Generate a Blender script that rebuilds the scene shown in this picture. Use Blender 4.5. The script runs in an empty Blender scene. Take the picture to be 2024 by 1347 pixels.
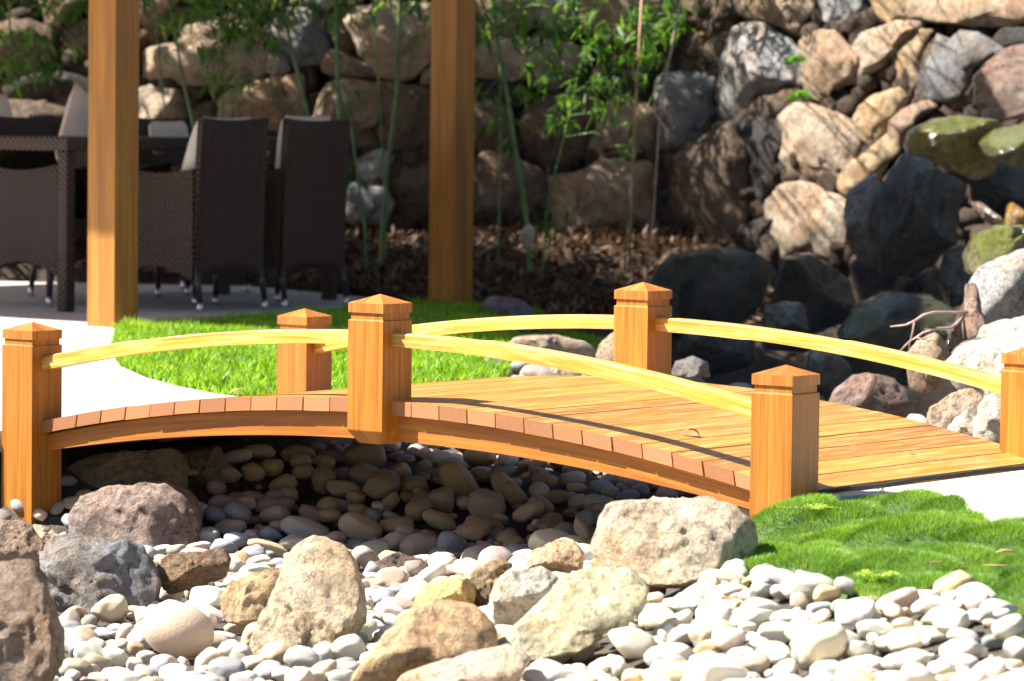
import bpy, bmesh, math, random
import numpy as np
from mathutils import Vector, Matrix, noise
random.seed(7); RNG = np.random.default_rng(7)
sc = bpy.context.scene
col = sc.collection

# ------------------------------------------------------------ camera
F, PITCH, ROLL, HC = 7638.7, .0579, .0116, .888
CP, SP, CR, SR = math.cos(PITCH), math.sin(PITCH), math.cos(ROLL), math.sin(ROLL)
right = Vector((1, 0, 0)); upv = Vector((0, SP, CP)); fwd = Vector((0, CP, -SP))
rx = right*CR + upv*SR
uy = -right*SR + upv*CR
M = Matrix((rx, uy, -fwd)).transposed().to_4x4()
M.translation = Vector((0, 0, HC))
cam = bpy.data.cameras.new('camera'); camo = bpy.data.objects.new('camera', cam); col.objects.link(camo)
camo.matrix_world = M
cam.sensor_width = 36; cam.sensor_fit = 'HORIZONTAL'; cam.lens = F/2024*36
cam.clip_start = .1; cam.clip_end = 500
cam.dof.use_dof = True; cam.dof.focus_distance = 9.9; cam.dof.aperture_fstop = 7.0
sc.camera = camo

# ------------------------------------------------------------ light
W = bpy.data.worlds.new("World"); sc.world = W; W.use_nodes = True
nt = W.node_tree; bg = nt.nodes['Background']
sky = nt.nodes.new('ShaderNodeTexSky'); sky.sky_type = 'NISHITA'; sky.sun_disc = False
SUNV = Vector((-.87, -.03, 1)).normalized()      # towards the sun
sky.sun_elevation = math.asin(SUNV.z)
sky.sun_rotation = math.atan2(SUNV.x, SUNV.y)
nt.links.new(sky.outputs[0], bg.inputs[0]); bg.inputs[1].default_value = .05
sun = bpy.data.lights.new('sun', 'SUN'); suno = bpy.data.objects.new('sun', sun); col.objects.link(suno)
sun.energy = 5.0; sun.angle = math.radians(.53); sun.color = (1, .94, .84)
suno.rotation_euler = (-SUNV).to_track_quat('-Z', 'Y').to_euler()
suno.location = (-5, 5, 8)
vs = sc.view_settings
vs.view_transform = 'Standard'; vs.look = 'None'; vs.gamma = 1; vs.use_curve_mapping = False
vs.exposure = 1.62
sc.cycles.max_bounces = 8; sc.cycles.diffuse_bounces = 4; sc.cycles.use_denoising = True

# ------------------------------------------------------------ photograph pixels <-> the place
C0 = np.array([.01353, 10.3357]); PHI = .6614; L = 1.2502; WD = 1.1452
A = np.array([math.cos(PHI), -math.sin(PHI)]); B = np.array([math.sin(PHI), math.cos(PHI)])
def ray(px, py):
    dx, dy = px-1012, py-673.5
    u = dx*CR+dy*SR; v = -dx*SR+dy*CR
    return np.array([u, F*CP-v*SP, -F*SP-v*CP])
def onz(px, py, z=0.):
    r = ray(px, py); t = (z-HC)/r[2]; return r*t+[0, 0, HC]
def atD(px, py, D):
    r = ray(px, py); return r*(D/r[1])+[0, 0, HC]
def proj(x, y, z):
    z = z-HC; d = y*CP-z*SP; up = y*SP+z*CP
    u = x/d*F; v = -up/d*F
    return 1012+u*CR-v*SR, 673.5+u*SR+v*CR
def mn(m, n, z=0.):            # bridge coordinates: along, across
    q = C0+A*m+B*n; return (q[0], q[1], z)
def ab(a, b):                  # pergola / world a-b coordinates
    q = A*a+B*b; return q

# terrain heights from control points (linear radial basis)
TC = []
def tw(x, y, z): TC.append((x, y, z))
def tp(px, py, z): p = onz(px, py, z); TC.append((p[0], p[1], z))
for p in [(-1.6, 10.95, 0), (-2.6, 10.75, -.03), (-2, 12, 0), (-1.0, 11.8, 0), (-.75, 11.9, 0), (-.5, 12.35, 0), (-.2, 12.7, 0), (0, 13.6, 0), (-1.5, 14, 0), (-3, 14, 0),
          (-1.5, 10.9, 0), (-1.38, 10.5, -.28), (-1.55, 10.42, -.29), (-1.2, 10.5, -.285), (-1.7, 10.55, -.2), (-.8, 11.5, -.03), (-1.15, 11.0, -.05), (-1.1, 10.75, -.2), (-.95, 10.6, -.25), (-.7, 11.0, -.22), (-2, 10.1, -.28), (-3, 9.5, -.3),
          (-4, 12, 0), (-4, 20, .1), (-2, 17, 0), (-1, 16, 0), (-1.5, 19, 0), (-.5, 17.5, 0), (0, 16.5, 0), (.2, 15, -.01),
          (-.45, 12.05, -.04), (-.45, 11.85, -.07), (-.4, 11.5, -.12), (-.4, 11.1, -.18), (-.35, 10.7, -.245), (-.3, 10.4, -.295), (-.5, 9.4, -.305), (-.5, 8.2, -.31), (-.3, 7.3, -.31),
          (.1, 11.7, -.10), (.1, 11.15, -.14), (.1, 10.6, -.235), (.1, 10, -.27), (.3, 12.6, -.10), (.6, 13.4, -.16), (.45, 14.2, -.2), (.9, 15, -.38), (1.0, 17, -.42), (.9, 19, -.4), (1.8, 16, -.42), (2.4, 18, -.4),
          (1.3, 12.6, -.3), (1.0, 11.8, -.14), (1.5, 11.6, -.16), (1.9, 12.4, -.16), (2.2, 14, -.2), (1.2, 10.9, -.2), (1.6, 10.8, -.1), (1.5, 10.35, -.03), (.9, 11.0, -.14), (.6, 10.3, -.22), (.5, 9.8, -.22), (.45, 9.5, -.2), (.3, 9.1, -.2),
          (.85, 9.25, 0), (1.3, 9.7, 0), (1.1, 8.9, 0), (.75, 8.95, -.01), (2, 9.5, 0), (3, 10, 0), (2.5, 11.5, -.05),
          (-2.3, 18.5, 0), (-1, 20.3, .05), (0, 18.6, .0), (.8, 18.4, -.02), (0, 19.5, .09), (-1, 21, .18), (0, 20.5, .2), (1, 20.5, .15), (1.3, 19.6, -.35), (1.9, 19.5, -.4), (1.55, 20.4, -.2), (0, 21.5, .28), (1.2, 21.5, .26), (2, 21, .2), (3.5, 19, .2), (-4, 22, .28)]: tw(*p)
for p in [(1500, 1120, -.085), (1620, 1120, -.03), (1700, 1200, -.075), (1850, 1200, -.06), (2000, 1235, -.045), (1600, 1010, 0), (1900, 1090, 0), (1300, 1165, -.18), (1150, 1250, -.21), (1500, 1347, -.18),
          (1750, 1347, -.15), (2024, 1347, -.12), (1000, 1347, -.26), (400, 1347, -.34), (0, 1347, -.34), (300, 1150, -.3), (0, 1130, -.28), (1120, 1110, -.23), (950, 1200, -.27), (2200, 1300, -.06)]: tp(*p)
TC = np.array(TC)
d_ = np.hypot(TC[:, None, 0]-TC[None, :, 0], TC[:, None, 1]-TC[None, :, 1])
n_ = len(TC)
Am = np.zeros((n_+1, n_+1)); Am[:n_, :n_] = -d_ + np.eye(n_)*.03; Am[:n_, n_] = 1; Am[n_, :n_] = 1
TW = np.linalg.solve(Am, np.append(TC[:, 2], 0))
def terr(x, y):
    x = np.asarray(x, float); y = np.asarray(y, float)
    sh = x.shape; xf = x.ravel(); yf = y.ravel(); out = np.empty(len(xf))
    for i in range(0, len(xf), 20000):
        d = np.hypot(xf[i:i+20000, None]-TC[None, :, 0], yf[i:i+20000, None]-TC[None, :, 1])
        out[i:i+20000] = -d@TW[:-1]+TW[-1]
    return np.clip(out, -.45, .35).reshape(sh)
def hit(px, py, up=0.):        # ray meets the terrain raised by up
    r = ray(px, py); Ds = np.linspace(6.5, 22, 900)
    P = r[None, :]*(Ds/r[1])[:, None]; P[:, 2] += HC
    t = terr(P[:, 0], P[:, 1])+up
    k = np.argmax(P[:, 2] <= t)
    if P[k, 2] > t[k]: k = len(Ds)-1
    return P[k]
def inpoly(poly, x, y):
    x = np.asarray(x, float); y = np.asarray(y, float); ins = np.zeros(x.shape, bool); n = len(poly); j = n-1
    for i in range(n):
        xi, yi = poly[i][0], poly[i][1]; xj, yj = poly[j][0], poly[j][1]
        if yi != yj:
            c = ((yi > y) != (yj > y)) & (x < (xj-xi)*(y-yi)/(yj-yi)+xi); ins ^= c
        j = i
    return ins
# ------------------------------------------------------------ node helpers
def newmat(name, rough=.6):
    m = bpy.data.materials.new(name); m.use_nodes = True; t = m.node_tree
    return m, t, t.nodes['Principled BSDF']
class N:
    def __init__(s, t): s.t = t
    def n(s, ty, **k):
        nd = s.t.nodes.new(ty)
        for a, v in k.items(): setattr(nd, a, v)
        return nd
    def l(s, a, b): s.t.links.new(a, b)
    def noise(s, vec, scale, detail=4, rough=.55, dist=0.):
        nd = s.n('ShaderNodeTexNoise'); nd.inputs['Scale'].default_value = scale; nd.inputs['Detail'].default_value = detail
        nd.inputs['Roughness'].default_value = rough; nd.inputs['Distortion'].default_value = dist
        if vec is not None: s.l(vec, nd.inputs['Vector'])
        return nd.outputs['Fac']
    def ramp(s, fac, stops):
        nd = s.n('ShaderNodeValToRGB'); e = nd.color_ramp.elements
        while len(e) < len(stops): e.new(.5)
        for i, (p, c) in enumerate(stops):
            e[i].position = p; e[i].color = (*c, 1) if len(c) == 3 else c
        s.l(fac, nd.inputs[0]); return nd.outputs[0]
    def mix(s, fac, a, b, mode='MIX'):
        nd = s.n('ShaderNodeMix', data_type='RGBA', blend_type=mode)
        for i, v in ((0, fac), (6, a), (7, b)):
            if isinstance(v, bpy.types.NodeSocket): s.l(v, nd.inputs[i])
            elif i == 0: nd.inputs[0].default_value = v
            else: nd.inputs[i].default_value = (*v, 1)
        return nd.outputs[2]
    def math(s, op, a, b=0.):
        nd = s.n('ShaderNodeMath', operation=op)
        for i, v in ((0, a), (1, b)):
            if isinstance(v, bpy.types.NodeSocket): s.l(v, nd.inputs[i])
            else: nd.inputs[i].default_value = v
        return nd.outputs[0]
    def mapr(s, v, a, b, c, d):
        nd = s.n('ShaderNodeMapRange'); s.l(v, nd.inputs[0])
        for i, x in enumerate((a, b, c, d)): nd.inputs[i+1].default_value = x
        return nd.outputs[0]
    def vmul(s, v, xyz):
        nd = s.n('ShaderNodeVectorMath', operation='MULTIPLY'); s.l(v, nd.inputs[0]); nd.inputs[1].default_value = xyz; return nd.outputs[0]
    def bump(s, h, strength, dist, norm=None):
        nd = s.n('ShaderNodeBump'); nd.inputs['Strength'].default_value = strength; nd.inputs['Distance'].default_value = dist
        s.l(h, nd.inputs['Height'])
        if norm: s.l(norm, nd.inputs['Normal'])
        return nd.outputs[0]
    def objvec(s):             # object coordinates shifted by the object's random number
        tc = s.n('ShaderNodeTexCoord'); oi = s.n('ShaderNodeObjectInfo')
        m1 = s.math('MULTIPLY', oi.outputs['Random'], 37.)
        ad = s.n('ShaderNodeVectorMath', operation='ADD'); s.l(tc.outputs['Object'], ad.inputs[0]); s.l(m1, ad.inputs[1])
        return ad.outputs[0], oi

def wood(name, c0, c1, c2, rough=.5, worn_gloss=0., scale=1.):
    m, t, b = newmat(name); g = N(t)
    at = g.n('ShaderNodeAttribute', attribute_name='grain').outputs['Vector']
    ti = g.n('ShaderNodeAttribute', attribute_name='tint').outputs['Fac']
    fine = g.noise(g.vmul(at, (2.6*scale, 150*scale, 150*scale)), 1, 5, .6)
    mid = g.noise(g.vmul(at, (1.6*scale, 38*scale, 38*scale)), 1, 5, .6, .6)
    big = g.noise(g.vmul(at, (1.1*scale, 9*scale, 9*scale)), 1, 3, .5, .4)
    colr = g.ramp(mid, [(.28, c0), (.5, c1), (.72, c2)])
    colr = g.mix(g.mapr(fine, .38, .62, .55, 0), colr, tuple(x*.55 for x in c0))
    colr = g.mix(g.mapr(big, .54, .74, 0, .7), colr, tuple(x*.5 for x in c0))
    tt = g.n('ShaderNodeCombineColor'); [g.l(ti, tt.inputs[i]) for i in range(3)]
    colr = g.mix(1., colr, tt.outputs[0], 'MULTIPLY')
    if worn_gloss:  # pale streaks: wear, with the oil's gloss put into the colour
        wn = g.noise(g.vmul(at, (6, 70, 70)), 1, 6, .65, .3)
        colr = g.mix(g.mapr(wn, .5, .68, 0, worn_gloss), colr, (.80, .66, .40))
    g.l(colr, b.inputs['Base Color'])
    g.l(g.mapr(mid, .3, .7, rough-.08, rough+.14), b.inputs['Roughness'])
    g.l(g.bump(fine, .18, .002), b.inputs['Normal'])
    return m
M_post = wood('oiled_post_wood', (.36, .115, .007), (.50, .185, .012), (.58, .25, .022))
M_cap = wood('cap_wood', (.38, .115, .012), (.50, .18, .022), (.58, .25, .045))
M_rail = wood('golden_rail_wood', (.52, .235, .022), (.78, .45, .06), (.84, .60, .16), .5, .5)
M_deck = wood('deck_wood', (.40, .155, .018), (.54, .235, .03), (.62, .31, .055), .42, .32)
M_beam = wood('beam_wood', (.32, .095, .008), (.46, .16, .014), (.54, .21, .022))
M_perg = wood('pergola_wood', (.36, .125, .014), (.48, .19, .022), (.54, .235, .035), .5, 0, .6)
def endgrain():
    m, t, b = newmat('plank_end_grain'); g = N(t)
    at = g.n('ShaderNodeAttribute', attribute_name='grain').outputs['Vector']
    ti = g.n('ShaderNodeAttribute', attribute_name='tint').outputs['Fac']
    w = g.n('ShaderNodeTexWave', wave_type='RINGS', rings_direction='X'); w.inputs['Scale'].default_value = 60; w.inputs['Distortion'].default_value = 5
    w.inputs['Detail'].default_value = 3; w.inputs['Detail Scale'].default_value = 2
    g.l(at, w.inputs['Vector'])
    c = g.ramp(w.outputs['Fac'], [(0, (.34, .125, .045)), (1, (.50, .225, .095))])
    nz = g.noise(at, 60, 4)
    c = g.mix(g.mapr(nz, .4, .7, 0, .5), c, (.34, .14, .07))
    tt = g.n('ShaderNodeCombineColor'); [g.l(ti, tt.inputs[i]) for i in range(3)]
    c = g.mix(1., c, tt.outputs[0], 'MULTIPLY')
    g.l(c, b.inputs['Base Color']); b.inputs['Roughness'].default_value = .6
    return m
M_end = endgrain()

def rockmat(name, wet=0., moss=0., pit=1.):
    m, t, b = newmat(name); g = N(t)
    v, oi = g.objvec()
    oc = oi.outputs['Color']
    n1 = g.noise(v, 4, 7, .6, .6); n2 = g.noise(v, 11, 9, .7); n3 = g.noise(v, 95, 5, .7)
    vor = g.n('ShaderNodeTexVoronoi', feature='DISTANCE_TO_EDGE'); vor.inputs['Scale'].default_value = 3
    dv = g.n('ShaderNodeVectorMath', operation='ADD'); nn = g.n('ShaderNodeTexNoise'); nn.inputs['Scale'].default_value = 7; g.l(v, nn.inputs['Vector'])
    sc_ = g.n('ShaderNodeVectorMath', operation='SCALE'); g.l(nn.outputs['Color'], sc_.inputs[0]); sc_.inputs['Scale'].default_value = .5
    g.l(v, dv.inputs[0]); g.l(sc_.outputs[0], dv.inputs[1]); g.l(dv.outputs[0], vor.inputs['Vector'])
    crack = g.math('MAXIMUM', g.mapr(vor.outputs[0], 0, .012, 0, 1), g.mapr(g.noise(v, 6, 3), .5, .58, 1, 0)); pit_ = g.mapr(g.noise(v, 38, 6, .75), .54, .66, 0, 1)
    c = g.mix(g.mapr(n1, .42, .62, 0, .75), oc, g.mix(1., oc, (1.18, .90, .66), 'MULTIPLY'))          # rusty patches
    c = g.mix(g.math('MULTIPLY', g.mapr(n2, .5, .68, 0, .65), oi.outputs['Alpha']), c, g.mix(1., oc, (.58, .66, .80), 'MULTIPLY'))              # grey lichen-grey
    hi = g.noise(v, 9, 6, .6)
    c = g.mix(g.mapr(hi, .52, .64, 0, .6), c, g.mix(1., oc, (1.42, 1.45, 1.48), 'MULTIPLY'))
    c = g.mix(g.mapr(n3, .35, .55, .35, 0), c, g.mix(1., c, (.42, .40, .40), 'MULTIPLY'))
    c = g.mix(g.math('MULTIPLY', pit_, .28), c, g.mix(1., c, (.35, .31, .28), 'MULTIPLY'))
    c = g.mix(g.mapr(crack, 0, 1, .4, 0), c, g.mix(1., c, (.3, .27, .25), 'MULTIPLY'))
    st_ = g.noise(v, 6.5, 8, .72, .4)
    c = g.mix(g.mapr(st_, .52, .62, 0, .85), c, g.mix(1., c, (.46, .42, .40), 'MULTIPLY'))
    if moss:
        nm = g.noise(v, 4, 5, .6)
        geo = g.n('ShaderNodeNewGeometry'); sp = g.n('ShaderNodeSeparateXYZ'); g.l(geo.outputs['Normal'], sp.inputs[0])
        f = g.math('MULTIPLY', g.mapr(nm, .4, .55, 0, 1), g.mapr(sp.outputs[2], -.1, .5, .2, 1))
        c = g.mix(g.math('MULTIPLY', f, moss), c, (.16, .17, .02))
    g.l(c, b.inputs['Base Color'])
    if wet:
        g.l(g.mapr(n2, .3, .7, .06, .35), b.inputs['Roughness']); b.inputs['Coat Weight'].default_value = 1.; b.inputs['Coat Roughness'].default_value = .1
    else: b.inputs['Roughness'].default_value = .85
    h = g.math('ADD', g.math('MULTIPLY', n2, .6), g.math('MULTIPLY', n3, .28))
    h = g.math('ADD', h, g.math('MULTIPLY', crack, .04)); h = g.math('SUBTRACT', h, g.math('MULTIPLY', pit_, .16))
    nrm = g.bump(h, 1.*pit, .045)
    g.l(nrm, b.inputs['Normal'])
    if wet:
        n4 = g.noise(v, 26, 5, .7); g.l(g.bump(n4, 1., .16), b.inputs['Coat Normal'])
    return m
M_rock = rockmat('weathered_rock')
M_wet = rockmat('wet_rock', wet=.8)
M_moss = rockmat('wet_mossy_rock', wet=.9, moss=1.)
M_shade_moss = rockmat('wet_shade_dark_rock', wet=.9, moss=.18)  # less moss; for boulders whose colour carries the hollow's shade
def pebmat(bed):
    m, t, b = newmat('river_pebble_bed' if bed else 'river_pebble'); g = N(t)
    v, oi = g.objvec(); oc = oi.outputs['Color']
    at = g.n('ShaderNodeAttribute', attribute_name='pcol')
    n1 = g.noise(v, 14, 5, .6, .4); n2 = g.noise(v, 60, 5, .65)
    c = g.mix(1. if bed else 0., oc, at.outputs['Color'])
    c = g.mix(g.mapr(n1, .45, .65, 0, .45), c, g.mix(1., c, (1.05, .82, .6), 'MULTIPLY'))
    c = g.mix(g.mapr(n2, .55, .7, 0, .35), c, g.mix(1., c, (.6, .6, .62), 'MULTIPLY'))
    n3 = g.noise(v, 150, 4, .7); c = g.mix(g.mapr(n3, .52, .66, 0, .4), c, g.mix(1., c, (.6, .56, .5), 'MULTIPLY'))
    w = g.n('ShaderNodeTexWave'); w.inputs['Scale'].default_value = 9; w.inputs['Distortion'].default_value = 6; w.inputs['Detail'].default_value = 3; g.l(v, w.inputs['Vector'])
    c = g.mix(g.mapr(w.outputs['Fac'], .85, 1, 0, .3), c, g.mix(1., c, (1.25, 1.2, 1.1), 'MULTIPLY'))
    g.l(c, b.inputs['Base Color']); b.inputs['Roughness'].default_value = .72
    g.l(g.bump(g.math('ADD', n1, g.math('MULTIPLY', n2, .3)), .35, .008), b.inputs['Normal'])
    return m
M_peb = pebmat(0); M_pebbed = pebmat(1)

def simple(name, c, rough=.6, var=.25, scale=20, spec=.5, metal=0., bump=0.):
    m, t, b = newmat(name); g = N(t); v, oi = g.objvec()
    nz = g.noise(v, scale, 6, .65)
    g.l(g.mix(g.mapr(nz, .35, .65, 0, 1), tuple(x*(1-var) for x in c), tuple(min(1, x*(1+var)) for x in c)), b.inputs['Base Color'])
    b.inputs['Roughness'].default_value = rough; b.inputs['Metallic'].default_value = metal; b.inputs['Specular IOR Level'].default_value = spec
    if bump: g.l(g.bump(nz, .6, bump), b.inputs['Normal'])
    return m
def leafmat(name, c1, c2, trans=.35, rough=.45, c3=None):
    m, t, b = newmat(name); g = N(t)
    at = g.n('ShaderNodeAttribute', attribute_name='rnd').outputs['Fac']
    c = g.ramp(at, [(0, c1), (1, c2)] if c3 is None else [(0, c1), (.84, c2), (.97, c3)])
    g.l(c, b.inputs['Base Color']); b.inputs['Roughness'].default_value = rough
    tr = g.n('ShaderNodeBsdfTranslucent'); g.l(g.mix(1., c, (1.6, 1.5, .7), 'MULTIPLY'), tr.inputs[0])
    mx = g.n('ShaderNodeMixShader'); mx.inputs[0].default_value = trans
    g.l(b.outputs[0], mx.inputs[1]); g.l(tr.outputs[0], mx.inputs[2])
    g.l(mx.outputs[0], t.nodes['Material Output'].inputs[0])
    return m
M_bleaf = leafmat('bamboo_leaf', (.03, .11, .014), (.17, .32, .05), .42)
M_grass = leafmat('lawn_grass_blade', (.08, .20, .006), (.34, .58, .04), .45, .45, (.55, .48, .18))
M_zoy = leafmat('fine_grass_blade', (.06, .16, .012), (.26, .45, .06), .42, .45, (.42, .40, .14))
M_weed = leafmat('weed_leaf', (.28, .42, .04), (.5, .62, .12), .4)
M_fern = leafmat('fern_leaf', (.1, .28, .03), (.2, .42, .1), .4)
M_litter = leafmat('dry_leaf', (.022, .011, .006), (.27, .15, .08), .12, .7)
def culm_mat():
    m, t, b = newmat('bamboo_culm'); g = N(t); v, oi = g.objvec()
    nz = g.noise(v, 6, 3); c = g.mix(g.mapr(nz, .4, .6, 0, 1), (.035, .12, .03), (.12, .22, .05))
    g.l(c, b.inputs['Base Color']); b.inputs['Roughness'].default_value = .35
    return m
M_culm = culm_mat()
M_stick = simple('dry_cane', (.42, .24, .15), .6, .4, 12)
M_twig = simple('grey_twig', (.38, .26, .22), .7, .3, 30)
M_sheath = simple('culm_sheath', (.5, .42, .33), .6, .3, 15)
M_conc = simple('pale_concrete', (.52, .495, .45), .85, .16, 60, bump=.004)
M_soil = simple('dark_soil', (.032, .022, .015), .95, .5, 30, bump=.02)
M_bed = simple('wet_gravel_bed', (.07, .06, .048), .9, .4, 40, bump=.02)
M_rubber = simple('black_rubber', (.03, .03, .035), .6, .2)
M_metal = simple('brushed_foot_metal', (.7, .7, .7), .3, .05, 20, metal=1.)
M_cush = simple('ivory_cushion_fabric', (.72, .66, .55), .9, .06, 8, bump=.01)
M_dkleg = simple('dark_frame_enamel', (.03, .022, .03), .35, .2)
def wicker():
    m, t, b = newmat('dark_wicker'); g = N(t); tc = g.n('ShaderNodeTexCoord')
    sp = g.n('ShaderNodeSeparateXYZ'); g.l(tc.outputs['Object'], sp.inputs[0])
    u = g.math('ADD', sp.outputs[0], sp.outputs[1])
    su = g.math('SINE', g.math('MULTIPLY', u, 190.)); sv = g.math('SINE', g.math('MULTIPLY', sp.outputs[2], 230.))
    k = g.math('MULTIPLY', su, sv)
    nz = g.noise(g.vmul(tc.outputs['Object'], (3, 3, 40)), 1, 3)
    c = g.mix(g.mapr(k, -.25, .35, 0, 1), (.007, .003, .002), (.075, .032, .018))
    c = g.mix(g.mapr(nz, .4, .65, 0, .5), c, (.05, .026, .015))
    g.l(c, b.inputs['Base Color']); b.inputs['Roughness'].default_value = .45
    g.l(g.bump(k, .8, .004), b.inputs['Normal'])
    return m
M_wick = wicker()
def watermat():
    m, t, b = newmat('dark_pond_water'); g = N(t)
    b.inputs['Base Color'].default_value = (.012, .014, .010, 1); b.inputs['Roughness'].default_value = .05
    tc = g.n('ShaderNodeTexCoord'); g.l(g.bump(g.noise(tc.outputs['Object'], 9, 3), .25, .02), b.inputs['Normal'])
    return m
M_water = watermat()
def fallmat():
    m, t, b = newmat('trickling_water'); g = N(t)
    b.inputs['Base Color'].default_value = (.8, .85, .88, 1); b.inputs['Roughness'].default_value = .08
    b.inputs['Transmission Weight'].default_value = .85; b.inputs['IOR'].default_value = 1.33
    tc = g.n('ShaderNodeTexCoord'); g.l(g.bump(g.noise(g.vmul(tc.outputs['Object'], (40, 40, 12)), 1, 4), .9, .01), b.inputs['Normal'])
    return m
M_fall = fallmat()

# ------------------------------------------------------------ object helpers
def tag(o, label=None, cat=None, group=None, kind=None):
    if label: o['label'] = label
    if cat: o['category'] = cat
    if group: o['group'] = group
    if kind: o['kind'] = kind
    return o
def empty(name, loc, label, cat, group=None, rz=0.):
    o = bpy.data.objects.new(name, None); col.objects.link(o); o.location = loc; o.rotation_euler = (0, 0, rz); o.empty_display_size = .1
    return tag(o, label, cat, group)
def mesh_np(name, V, Fc, mats, parent=None, smooth=True, attrs=None, midx=None, loc=None):
    """V (n,3) array, Fc a list of index tuples or an (m,k) array; world or local coordinates"""
    me = bpy.data.meshes.new(name)
    V = np.asarray(V, float)
    if loc is not None: V = V-np.asarray(loc)
    if isinstance(Fc, np.ndarray):
        k = Fc.shape[1]; me.vertices.add(len(V)); me.vertices.foreach_set('co', V.astype(np.float32).ravel())
        me.loops.add(Fc.size); me.loops.foreach_set('vertex_index', Fc.astype(np.int32).ravel())
        me.polygons.add(len(Fc)); me.polygons.foreach_set('loop_start', np.arange(0, Fc.size, k, dtype=np.int32))
        me.update(calc_edges=True)
    else: me.from_pydata(V.tolist(), [], Fc)
    if not isinstance(mats, (list, tuple)): mats = [mats]
    for mm in mats: me.materials.append(mm)
    me.polygons.foreach_set('use_smooth', np.full(len(me.polygons), smooth))
    if midx is not None: me.polygons.foreach_set('material_index', np.asarray(midx, np.int32))
    for an, (ty, dat) in (attrs or {}).items():
        at = me.attributes.new(an, ty, 'POINT'); key = {'FLOAT': 'value', 'FLOAT_VECTOR': 'vector', 'FLOAT_COLOR': 'color'}[ty]
        at.data.foreach_set(key, np.asarray(dat, np.float32).ravel())
    me.validate(); me.update()
    o = bpy.data.objects.new(name, me); col.objects.link(o)
    if loc is not None: o.location = Vector(loc)
    if parent is not None: o.parent = parent
    return o
class MB:                      # wooden solids with grain coordinates
    def __init__(s): s.v = []; s.f = []; s.g = []; s.t = []; s.mi = []
    def add(s, vs, fs, gr, tint=1., mi=0):
        k = len(s.v); s.v += [tuple(p) for p in vs]; s.g += [tuple(p) for p in gr]; s.t += [tint]*len(vs)
        for i, f in enumerate(fs): s.f.append(tuple(k+q for q in f)); s.mi.append(mi if isinstance(mi, int) else mi[i])
    def hexa(s, P, tint=1., endmat=0, off=None):
        """P: 2 rings of 4 points (start ring, end ring) of a bar; grain along it; flat faces get their own vertices"""
        off = off if off is not None else random.uniform(0, 50)
        P = [Vector(p) for p in P]; ln = (sum(P[4:], Vector())-sum(P[:4], Vector())).length/4
        w1 = (P[1]-P[0]).length; w2 = (P[3]-P[0]).length
        G = [(0, 0, 0), (0, w1, 0), (0, w1, w2), (0, 0, w2)]; G = [Vector(g) for g in G]+[Vector((ln, g[1], g[2])) for g in G]
        fs = [(3, 2, 1, 0), (4, 5, 6, 7), (0, 1, 5, 4), (1, 2, 6, 5), (2, 3, 7, 6), (3, 0, 4, 7)]
        for i, f in enumerate(fs):
            s.add([P[q] for q in f], [(0, 1, 2, 3)], [(G[q][0]+off, G[q][1]+off*.37, G[q][2]+off*.61) for q in f], tint, endmat if i < 2 else 0)
    def sweep(s, rings, close=True, tint=1., off=None):
        """rings: list of cross-sections (lists of points) swept along the grain; smooth across length, hard across corners"""
        off = off if off is not None else random.uniform(0, 50)
        n = len(rings[0]); acc = 0.; ls = [0.]
        for i in range(1, len(rings)):
            acc += (sum((Vector(p) for p in rings[i]), Vector())/n-sum((Vector(p) for p in rings[i-1]), Vector())/n).length; ls.append(acc)
        per = [0.]
        for j in range(n): per.append(per[-1]+(Vector(rings[0][(j+1) % n])-Vector(rings[0][j])).length)
        for j in range(n):
            vs = []; gs = []; fs = []
            for i, r in enumerate(rings):
                vs += [r[j], r[(j+1) % n]]; gs += [(ls[i]+off, per[j]+off*.3, j*.5), (ls[i]+off, per[j+1]+off*.3, j*.5)]
            for i in range(len(rings)-1): fs.append((2*i, 2*i+1, 2*i+3, 2*i+2))
            s.add(vs, fs, gs, tint)
        for r in (rings[0], rings[-1]):
            s.add(r, [tuple(range(n))], [(off, k*.02, 0) for k in range(n)], tint)
    def build(s, name, mats, parent=None, smooth=False, bevel=0., loc=None):
        o = mesh_np(name, np.array(s.v), s.f, mats, parent, smooth, {'grain': ('FLOAT_VECTOR', s.g), 'tint': ('FLOAT', s.t)}, s.mi, loc)
        bm = bmesh.new(); bm.from_mesh(o.data); bmesh.ops.recalc_face_normals(bm, faces=bm.faces); bm.to_mesh(o.data); bm.free()
        return o
def tube(name, pts, rad, mat, parent=None, seg=8, loc=None, label=None):
    pts = [Vector(p) for p in pts]; V = []; Fc = []
    for i, p in enumerate(pts):
        d = (pts[min(i+1, len(pts)-1)]-pts[max(i-1, 0)]).normalized()
        x = d.orthogonal().normalized() if i == 0 else (x-d*x.dot(d)).normalized()
        y = d.cross(x); r = rad[i] if isinstance(rad, (list, tuple)) else rad
        for k in range(seg):
            a = 2*math.pi*k/seg; V.append(p+(x*math.cos(a)+y*math.sin(a))*r)
    for i in range(len(pts)-1):
        for k in range(seg): Fc.append((i*seg+k, i*seg+(k+1) % seg, (i+1)*seg+(k+1) % seg, (i+1)*seg+k))
    Fc.append(tuple(range(seg))[::-1]); Fc.append(tuple(range((len(pts)-1)*seg, len(pts)*seg)))
    return mesh_np(name, np.array([tuple(v) for v in V]), Fc, mat, parent, True, loc=loc)
_ico = {}
def ico(sub):
    if sub not in _ico:
        bm = bmesh.new(); bmesh.ops.create_icosphere(bm, subdivisions=sub, radius=1)
        V = np.array([v.co[:] for v in bm.verts]); Fc = np.array([[v.index for v in f.verts] for f in bm.faces]); bm.free(); _ico[sub] = (V, Fc)
    return _ico[sub]
def fbm(P, scale, octv=4, seed=0.):
    o = Vector((seed*7.3, seed*3.1, seed*5.7))
    return np.array([noise.fractal(Vector(p)*scale+o, 1.0, 2.0, octv) for p in P])
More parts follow.
